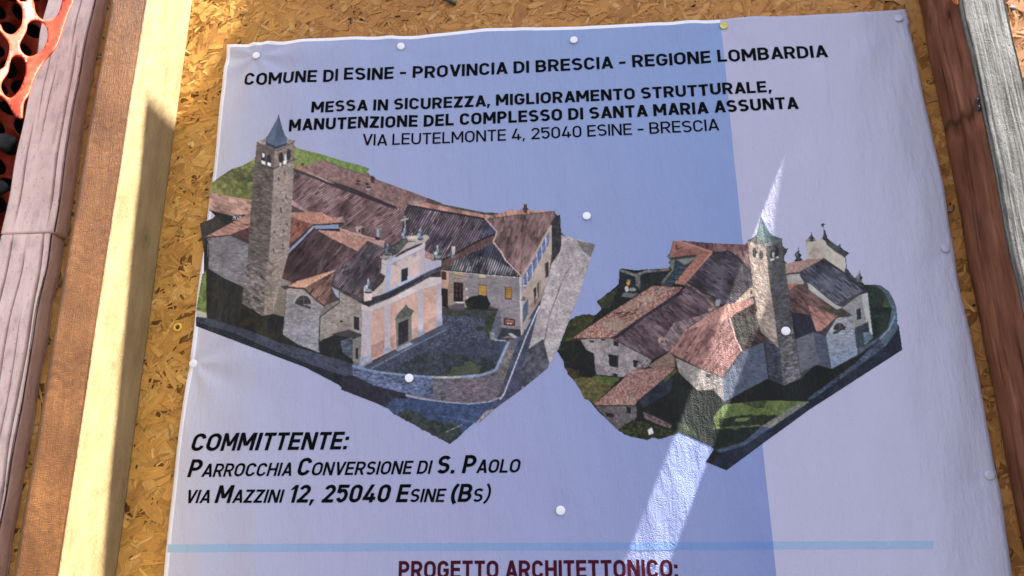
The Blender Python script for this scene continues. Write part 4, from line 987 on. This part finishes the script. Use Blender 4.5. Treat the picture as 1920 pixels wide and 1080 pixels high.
hem = sh.math('MULTIPLY', hem, sh.math('LESS_THAN', s.outputs['X'], XB))
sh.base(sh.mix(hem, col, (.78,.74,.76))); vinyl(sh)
banner = bpy.data.objects.new('banner', None); C.objects.link(banner); banner.location = (0, 0, ZT)
tag(banner, 'large wrinkled construction site banner with two church pictures and black lettering', 'banner')
def on_banner(name, me, mat, smooth=True):
    o = link(name, me, mat, smooth=smooth); o.parent = banner; o.matrix_parent_inverse = Matrix.Translation(-banner.location); return o
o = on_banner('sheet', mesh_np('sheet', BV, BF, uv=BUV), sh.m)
md = o.modifiers.new('thickness', 'SOLIDIFY'); md.thickness = .0006; md.offset = -1

# printed pictures: one point of ink per cell, laid 0.3 mm over the sheet
pm = Mat('printed_ink', .5, .06); pm.base(attr(pm)); vinyl(pm, .6)
def lay_print(g, name, label):
    c, on = g.finish(); h, w = on.shape
    q = at(g.X, g.Y, -.0052); X, Z = q[..., 0], q[..., 2]
    V = np.stack([X, surf(X, Z) - .00018, Z], -1).reshape(-1, 3)
    i, j = np.meshgrid(np.arange(h - 1), np.arange(w - 1), indexing='ij')
    full = on[:-1, :-1] & on[1:, :-1] & on[:-1, 1:] & on[1:, 1:]
    i, j = i[full], j[full]
    F = np.stack([i*w + j, (i + 1)*w + j, (i + 1)*w + j + 1, i*w + j + 1], -1)
    used = np.unique(F); remap = np.zeros(h*w, np.int64); remap[used] = np.arange(len(used))
    me = mesh_np(name, V[used], remap[F], colors=ink(c.reshape(-1, 3)[used]))
    o = on_banner(name, me, pm.m); o['label'] = label
lay_print(picture_one(), 'printed_picture', 'larger printed aerial picture of a church with pink front and stone bell tower')
lay_print(picture_two(), 'printed_picture', 'smaller printed aerial picture of the church from behind, on the right')

# printed light blue rule near the foot
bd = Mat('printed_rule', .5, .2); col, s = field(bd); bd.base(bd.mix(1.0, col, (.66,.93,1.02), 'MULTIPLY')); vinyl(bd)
n = 260; tt = np.linspace(0, 1, n); bx = 318 + (1746 - 318)*tt
e0 = at(bx, 1020.5 - 6.5*tt, -.0052); e1 = at(bx, 1035.5 - 6.5*tt, -.0052); rows = [e0 + (e1 - e0)*k/3 for k in range(4)]
V = np.concatenate([np.stack([r[:, 0], surf(r[:, 0], r[:, 2]) - .00012, r[:, 2]], -1) for r in rows])
i, j = np.meshgrid(np.arange(3), np.arange(n - 1), indexing='ij')
on_banner('printed_rule', mesh_np('printed_rule', V, np.stack([i*n + j, (i+1)*n + j, (i+1)*n + j + 1, i*n + j + 1], -1).reshape(-1, 4)), bd.m)

# ---------------------------------------------------------------- lettering: plain engineering capitals drawn as strokes
def arc(cx, cy, rx, ry, a0, a1, n=9):
    return [(cx + rx*math.cos(math.radians(a)), cy + ry*math.sin(math.radians(a))) for a in np.linspace(a0, a1, n)]

def glyph(ch, t):
    """strokes of a capital of height 1 and weight t: list of (polyline, width) or ('poly', pts); and its width"""
    h = t/2; S = []
    def st(*p): S.append((list(p), t))
    def bar(x0, y0, x1, y1, w):                                     # slanted bar with level ends
        S.append(('poly', [(x0, y0), (x0 + w, y0), (x1 + w, y1), (x1, y1)]))
    W = {'I': t, 'L': .56, 'E': .59, 'T': .62, 'H': .68, 'N': .70, 'M': .84, 'A': .74, 'V': .72, 'Z': .62, 'U': .68, 'O': .70, 'C': .66, 'G': .68, 'D': .68,
         'B': .67, 'P': .64, 'R': .67, 'S': .65, '0': .62, '1': .40, '2': .60, '4': .66, '5': .60, ',': .2, '.': t*1.05, '-': .40, ':': t*1.05, '(': .30, ')': .30, ' ': .30}[ch]
    x0, x1, y0, y1 = h, W - h, h, 1 - h
    tw = t*1.08
    if ch == 'I': st((h, 0), (h, 1))
    elif ch == 'L': st((h, 1), (h, h), (W, h))
    elif ch == 'E': st((W, y1), (h, y1), (h, y0), (W, y0)); st((h, .51), (W*.93, .51))
    elif ch == 'T': st((0, y1), (W, y1)); st((W/2, 0), (W/2, y1))
    elif ch == 'H': st((x0, 0), (x0, 1)); st((x1, 0), (x1, 1)); st((x0, .51), (x1, .51))
    elif ch == 'N': st((x0, 0), (x0, 1)); st((x1, 0), (x1, 1)); bar(W - tw*1.05, 0, 0, 1, tw*1.05)
    elif ch == 'M':
        st((x0, 0), (x0, 1)); st((x1, 0), (x1, 1)); bar(W/2 - tw/2, .26, 0, 1, tw); bar(W/2 - tw/2, .26, W - tw, 1, tw)
    elif ch == 'A': bar(0, 0, W/2 - tw/2, 1, tw); bar(W - tw, 0, W/2 - tw/2, 1, tw); st((W*.2, .22 + h*.6), (W*.8, .22 + h*.6))
    elif ch == 'V': bar(W/2 - tw/2, 0, 0, 1, tw); bar(W/2 - tw/2, 0, W - tw, 1, tw)
    elif ch == 'Z': st((0, y1), (W, y1)); st((0, y0), (W, y0)); bar(0, h, W - tw*1.25, 1 - h, tw*1.25)
    elif ch == 'U': r = (W - t)/2; st((x0, 1), (x0, y0 + r), *arc(W/2, y0 + r, r, r, 180, 360), (x1, 1))
    elif ch in 'O0':
        r = (W - t)/2; p = arc(W/2, y1 - r, r, r, 0, 180, 11) + arc(W/2, y0 + r, r, r, 180, 360, 11); S.append((p + [p[0]], t, True))
    elif ch == 'C':
        r = (W - t)/2; st(*arc(W/2, y1 - r, r, r, 8, 180, 11), *arc(W/2, y0 + r, r, r, 180, 352, 11))
    elif ch == 'G':
        r = (W - t)/2; st(*arc(W/2, y1 - r, r, r, 12, 180, 11), *arc(W/2, y0 + r, r, r, 180, 360, 11), (x1, .47), (W*.52, .47))
    elif ch == 'D':
        r = .30; st((x0, y0), (W - h - r, y0), *arc(x1 - r, y0 + r, r, r, -90, 0)[1:], *arc(x1 - r, y1 - r, r, r, 0, 90), (x0, y1)); st((x0, 0), (x0, 1))
    elif ch in 'BPR':
        ym = .50 if ch == 'B' else .44; ry = (y1 - ym)/2; rx = min(ry, .26)
        st((x0, y1), (x1 - rx - (.03 if ch == 'B' else 0), y1), *arc(x1 - rx - (.03 if ch == 'B' else 0), y1 - ry, rx, ry, 90, -90), (x0, ym)); st((x0, 0), (x0, 1))
        if ch == 'B': ry2 = (ym - y0)/2; st((x0, ym), (x1 - rx, ym), *arc(x1 - rx, y0 + ry2, rx, ry2, 90, -90), (x0, y0))
        if ch == 'R': bar(W - tw*1.05, 0, W*.38, ym + h*.2, tw*1.05)
    elif ch == 'S':
        ru = (y1 - .51)/2; rx = (W - t)/2
        st(*arc(W/2, y1 - ru*1.0, rx, ru, 28, 90, 5), *arc(W/2, y1 - ru, rx, ru, 90, 250, 10), *arc(W/2, y0 + (.51 - y0)/2, rx, (.51 - y0)/2, 70, -90, 10), *arc(W/2, y0 + (.51 - y0)/2, rx, (.51 - y0)/2, -90, -150, 5)[1:])
    elif ch == '1': st((W - h, 0), (W - h, 1)); bar(0, .72, W - t*.9, 1, t*.9)
    elif ch == '2':
        r = (W - t)/2; st(*arc(W/2, y1 - r, r, r, 170, -32, 11), (x0 + t*.15, y0 + .02)); st((0, y0), (W, y0))
    elif ch == '4': bar(0, .22, W*.42, 1, tw); st((0, .22), (W, .22)); st((W*.70, 0), (W*.70, .52))
    elif ch == '5':
        r = .29; st((W*.95, y1), (x0, y1), (x0, .53)); rx = (W - t)/2
        st((x0, .55), *arc(W/2, y0 + .29, rx, .29, 118, -90, 12), *arc(W/2, y0 + .29, rx, .29, -90, -155, 6)[1:])
    elif ch == ',': S.append(('poly', [(.0, -.16), (t*.55, -.16), (t*1.15, t*1.0), (t*.10, t*1.0)]))
    elif ch == '.': S.append(('poly', [(0, 0), (t*1.05, 0), (t*1.05, t*1.05), (0, t*1.05)]))
    elif ch == ':':
        for k in (0, .52): S.append(('poly', [(0, k), (t*1.05, k), (t*1.05, k + t*1.05), (0, k + t*1.05)]))
    elif ch == '-': st((0, .42), (W, .42))
    elif ch == '(': st(*arc(W + .28, .45, .28 + W - h, .68, 128, 232, 10))
    elif ch == ')': st(*arc(-.28, .45, .28 + W - h, .68, 52, -52, 10))
    return S, W

def ribbon(p, t, closed=False):
    """quads along a polyline of weight t, mitred"""
    p = [np.array(q, float) for q in p]
    if closed: p = p[:-1]
    q = [p[0]]
    for a in p[1:]:
        if np.hypot(*(a - q[-1])) > 1e-6: q.append(a)
    p = q; n = len(p); out = []
    for i in range(n):
        a = p[i - 1] if (i > 0 or closed) else None; b = p[(i + 1) % n] if (i < n - 1 or closed) else None
        d1 = (p[i] - a)/np.hypot(*(p[i] - a)) if a is not None else None
        d2 = (b - p[i])/np.hypot(*(b - p[i])) if b is not None else None
        if d1 is None: d1 = d2
        if d2 is None: d2 = d1
        n1, n2 = np.array([-d1[1], d1[0]]), np.array([-d2[1], d2[0]]); m_ = n1 + n2; L = np.hypot(*m_)
        m_ = m_/L if L > 1e-6 else n1; k = (t/2)/max(.35, float(m_ @ n1)); out.append((p[i] + m_*k, p[i] - m_*k))
    qd = [[out[i][0], out[i][1], out[(i + 1) % n][1], out[(i + 1) % n][0]] for i in range(n if closed else n - 1)]
    return qd

def split(qd, L=.35):
    a, b, c, d = [np.array(v, float) for v in qd]
    n = max(1, int(max(np.hypot(*(d - a)), np.hypot(*(c - b)))/L)); m_ = max(1, int(max(np.hypot(*(b - a)), np.hypot(*(c - d)))/L))
    out = []
    for i in range(n):
        for j in range(m_):
            f = lambda s, t_: (a*(1-s) + d*s)*(1-t_) + (b*(1-s) + c*s)*t_
            out.append([f(i/n, j/m_), f(i/n, (j+1)/m_), f((i+1)/n, (j+1)/m_), f((i+1)/n, j/m_)])
    return out

def text_line(runs, p0, p1, cap, mat, slant=0.0, gap=.105, name='printed_text', label=None):
    """runs: (text, relative height, weight); the line is fitted between baseline points p0 and p1 of the picture"""
    quads, x = [], 0.0
    for txt, hgt, wt in runs:
        t = wt/hgt if hgt < 1 else wt
        for ch in txt:
            if ch == ' ': x += .30*hgt; continue
            S, W = glyph(ch, t)
            for s in S:
                q4 = [s[1]] if s[0] == 'poly' else ribbon(s[0], s[1], len(s) > 2)
                for q in q4:
                    q = [np.array(v)*hgt for v in q]
                    quads += [[(x + v[0] + slant*v[1], v[1]) for v in r] for r in split(q)]
            x += (W + gap*(1.0 if ch not in 'AV' else .55))*hgt
    x -= gap
    P0, P1 = at(*p0, -.0052), at(*p1, -.0052); e = P1 - P0
    up = at(p0[0], p0[1] - cap, -.0052); capw = (np.hypot(*(up - P0)[[0, 2]]) + np.hypot(*(at(p1[0], p1[1] - cap, -.0052) - P1)[[0, 2]]))/2
    q = np.array(quads); k, m4 = q.shape[:2]
    uu, vv = q[..., 0]/x, q[..., 1]*capw
    L = np.hypot(e[0], e[2]); nx_, nz2 = -e[2]/L, e[0]/L
    X = P0[0] + e[0]*uu + nx_*vv*0; Z = P0[2] + e[2]*uu + vv
    V = np.stack([X, surf(X, Z) - .00042 - (np.arange(k) % 7)[:, None]*.000008, Z], -1).reshape(-1, 3)
    F = np.arange(k*m4).reshape(-1, 4)
    a, b, c = V[F[:, 0]], V[F[:, 1]], V[F[:, 2]]
    flip = np.cross(b - a, c - a)[:, 1] > 0; F[flip] = F[flip][:, ::-1]
    o = on_banner(name, mesh_np(name, V, F), mat, smooth=False)
    if label: o['label'] = label

ik = Mat('black_print', .5, .03, (.0022,.002,.0025)); vinyl(ik, .03)
mk = Mat('maroon_print', .5, .05, (.050,.004,.012)); vinyl(mk, .05)
B = .20
text_line([('COMUNE DI ESINE - PROVINCIA DI BRESCIA - REGIONE LOMBARDIA', 1, .185)], (460,163.5), (1552,107), 22.5, ik.m)
text_line([('MESSA IN SICUREZZA, MIGLIORAMENTO STRUTTURALE,', 1, .195)], (585.5,214.5), (1446.5,173.5), 21, ik.m)
text_line([('MANUTENZIONE DEL COMPLESSO DI SANTA MARIA ASSUNTA', 1, .20)], (543,249), (1496.5,205), 22, ik.m)
text_line([('VIA LEUTELMONTE 4, 25040 ESINE - BRESCIA', 1, .135)], (681,275.5), (1347.5,245), 21.5, ik.m)
SL = .20
text_line([('COMMITTENTE:', 1, .185)], (360,846.5), (649,842.5), 33, ik.m, SL)
s7, sw, bw = .745, .125, .185
text_line([('P', 1, bw), ('ARROCCHIA ', s7, sw), ('C', 1, bw), ('ONVERSIONE DI ', s7, sw), ('S. P', 1, bw), ('AOLO', s7, sw)], (354,895), (972,886), 33.5, ik.m, SL)
text_line([('VIA ', s7, sw), ('M', 1, bw), ('AZZINI ', s7, sw), ('12, 25040 E', 1, bw), ('SINE ', s7, sw), ('(B', 1, bw), ('S', s7, sw), (')', 1, .12)], (349,943.5), (917,941), 33.5, ik.m, SL)
text_line([('PROGETTO ARCHITETTONICO:', 1, .19)], (747,1085.5), (1271,1083), 34, mk.m, label='maroon printed line')

# ---------------------------------------------------------------- push pins, nails and small things
wp = Mat('white_pin_plastic', .35, .5, (.80,.76,.78)); wp.base(wp.ramp(wp.noise(wp.pos(), 300, 2), [(.3, (.74,.70,.72)), (.7, (.82,.78,.80))]))
gp = Mat('clouded_pin_plastic', .4, .4, (.5,.48,.6)); gp.base(gp.ramp(gp.noise(gp.pos(), 300, 2), [(.3, (.44,.42,.54)), (.7, (.54,.51,.62))]))
yp = Mat('brass_pin', .4, .5, (.62,.52,.10)); yp.base(yp.ramp(yp.noise(yp.pos(), 400, 3), [(.3, (.50,.40,.06)), (.7, (.70,.62,.16))]))
dk = Mat('dark_iron', .55, .5, (.03,.028,.03)); dk.base(dk.ramp(dk.noise(dk.pos(), 400, 3), [(.3, (.015,.014,.014)), (.7, (.06,.055,.055))]))
def lathe(name, prof, n=28):
    V = [(r*math.cos(2*math.pi*k/n), -y, r*math.sin(2*math.pi*k/n)) for r, y in prof for k in range(n)]
    F = [(i*n + k, (i+1)*n + k, (i+1)*n + (k+1) % n, i*n + (k+1) % n) for i in range(len(prof) - 1) for k in range(n)]
    me = mesh_np(name, V, F); bm = bmesh.new(); bm.from_mesh(me); bmesh.ops.remove_doubles(bm, verts=bm.verts, dist=1e-6)
    bmesh.ops.recalc_face_normals(bm, faces=bm.faces); bm.to_mesh(me); bm.free(); return me
pin_me = lathe('push_pin', [(0, -.004), (.0008, -.004), (.0008, 0), (.0050, 0), (.0056, .0006), (.0056, .0015), (.0051, .0018), (.0036, .0021), (.0016, .0022), (0, .0022)])
gro = lathe('push_pin', [(0, -.003), (.0008, -.003), (.0008, 0), (.0048, 0), (.0056, .0005), (.0056, .0013), (.0046, .0018), (.0026, .0012), (.0014, .0004), (.0010, .0002), (0, .0002)])
PL = ['white push pin at the top left corner of the banner', 'white push pin on the top edge above the word PROVINCIA', 'white push pin on the top edge above the words DI BRESCIA',
      'yellow push pin at the top edge where the blue field ends', 'greyish push pin at the top right corner of the banner', 'white push pin on the blue field between the two church pictures',
      'white push pin half off the left edge below the larger picture', 'white push pin on the printed curved wall of the larger picture', 'white push pin on the printed bell tower of the smaller picture',
      'greyish push pin on the right edge level with the smaller picture\'s rooftops', 'white push pin in the middle, just above the light blue rule', 'lowest greyish push pin on the right edge of the banner']
PME = {}
for k, ((px, py), lab) in enumerate(zip(PINS, PL)):
    pm_ = yp if k == 3 else gp if k in (4, 9, 11) else wp; key = pm_.m.name
    if key not in PME:
        PME[key] = (gro if k == 3 else pin_me).copy(); PME[key].materials.append(pm_.m)
    o = link('push_pin', PME[key], [], smooth=True)
    p = at(px, py, -.006); o.location = (p[0], float(surf(p[0], p[2])) - .0008, p[2])
    if k == 6: o.location.y = -.006
    o.rotation_euler = (random.uniform(-.12, .12), 0, random.uniform(-.15, .15))
    tag(o, lab, 'push pin', 'push pins holding the banner')

# ring-headed screw in the board, nail stubs, bits of wire
ys = Mat('yellow_zinc', .35, .5, (.72,.42,.03)); ys.base(ys.ramp(ys.noise(ys.pos(), 300, 2), [(.3, (.62,.33,.02)), (.7, (.80,.50,.05))]))
scr = bpy.data.objects.new('screw_head', None); C.objects.link(scr); p = at(333.5, 614, -.003); scr.location = p
tag(scr, 'small yellow ring-shaped screw head in the chipboard left of the banner', 'screw')
me = lathe('ring', [(.0030, -.003), (.0030, .0012), (.0038, .0022), (.0050, .0024), (.0062, .0016), (.0066, 0), (.0066, -.003)]); o = link('ring', me, ys.m, smooth=True); o.parent = scr
me = lathe('socket', [(0, .0004), (.0012, .0006), (.0031, .0), (.0031, -.003), (0, -.003)]); o = link('socket', me, dk.m, smooth=True); o.parent = scr

def tube(name, path, r, mat, label, cat, n=8):
    cu = bpy.data.curves.new(name, 'CURVE'); cu.dimensions = '3D'; sp = cu.splines.new('POLY'); sp.points.add(len(path) - 1)
    for q, pt in zip(sp.points, path): q.co = (*pt, 1)
    cu.bevel_depth = r; cu.bevel_resolution = 3; cu.use_fill_caps = True
    tmp = bpy.data.objects.new('tmp', cu); C.objects.link(tmp); dg = bpy.context.evaluated_depsgraph_get(); dg.update()
    me = bpy.data.meshes.new_from_object(tmp.evaluated_get(dg)); bpy.data.objects.remove(tmp); bpy.data.curves.remove(cu)
    me.materials.clear(); tag(link(name, me, mat, smooth=True), label, cat)
tube('bent_wire', [tuple(at(a, b, y)) for a, b, y in ((1776,397,-.002), (1780,398,-.010), (1785,397,-.012), (1788,393,-.012), (1789,388,-.010), (1788,385,-.004))], .0011, dk.m, 'small bent dark wire hook in the chipboard strip right of the banner', 'wire')
tube('wire_stub', [tuple(at(a, b, y)) for a, b, y in ((831,-3,-.006), (840,0,-.008), (848,4,-.007), (854,7,-.003))], .0028, dk.m, 'thick black wire end at the top of the chipboard above the banner', 'wire')
nl = lathe('nail_head', [(0, -.004), (.0012, -.004), (.0012, 0), (.0036, 0), (.0040, .0006), (.0038, .0014), (.0022, .0018), (0, .0019)])
o = link('nail_head', nl, dk.m, smooth=True); o.location = at(1898, 16, -.003); tag(o, 'grey nail head in the sunlit chipboard beyond the right post', 'nail')
for a, b, lab in ((1836, 187, 'upper of two dark nails on the front arris of the right post'), (1839, 201, 'lower of two dark nails on the front arris of the right post')):
    o = link('nail_head', nl.copy(), [], smooth=True); q = at(a, b, -.097); o.location = (XR - .001, q[1] + .002, q[2]); o.rotation_euler = (0, 0, -math.pi/2); tag(o, lab, 'nail', 'dark nails in the right post')
op = Mat('orange_scrap', .5, .4, (.62,.16,.03)); op.base(op.ramp(op.noise(op.pos(), 120, 3), [(.3, (.50,.11,.02)), (.7, (.68,.22,.05))]))
q = [at(a, b, -.092) for a, b in ((1787,-16), (1797,-17), (1802,0), (1801,14), (1796,8))]
V = [(XR - .0015, t[1] + .0, t[2]) for t in q] + [(XR - .0035, t[1], t[2]) for t in q]
yy = [-.086, -.096, -.1000, -.098, -.093]
V = [(XR - .0045 if k >= 5 else XR - .0005, yy[k % 5], q[k % 5][2]) for k in range(10)]
bm = bmesh.new(); vs = [bm.verts.new(v) for v in V]; bm.faces.new(vs[:5]); bm.faces.new(vs[5:][::-1])
for k in range(5): bm.faces.new([vs[k], vs[5 + k], vs[5 + (k+1) % 5], vs[(k+1) % 5]])
bmesh.ops.recalc_face_normals(bm, faces=bm.faces); bmesh.ops.bevel(bm, geom=bm.edges[:], offset=.0012, segments=2, affect='EDGES')
me = bpy.data.meshes.new('plastic_scrap'); bm.to_mesh(me); bm.free()
tag(link('plastic_scrap', me, op.m), 'scrap of orange plastic stuck high on the right post', 'plastic scrap')
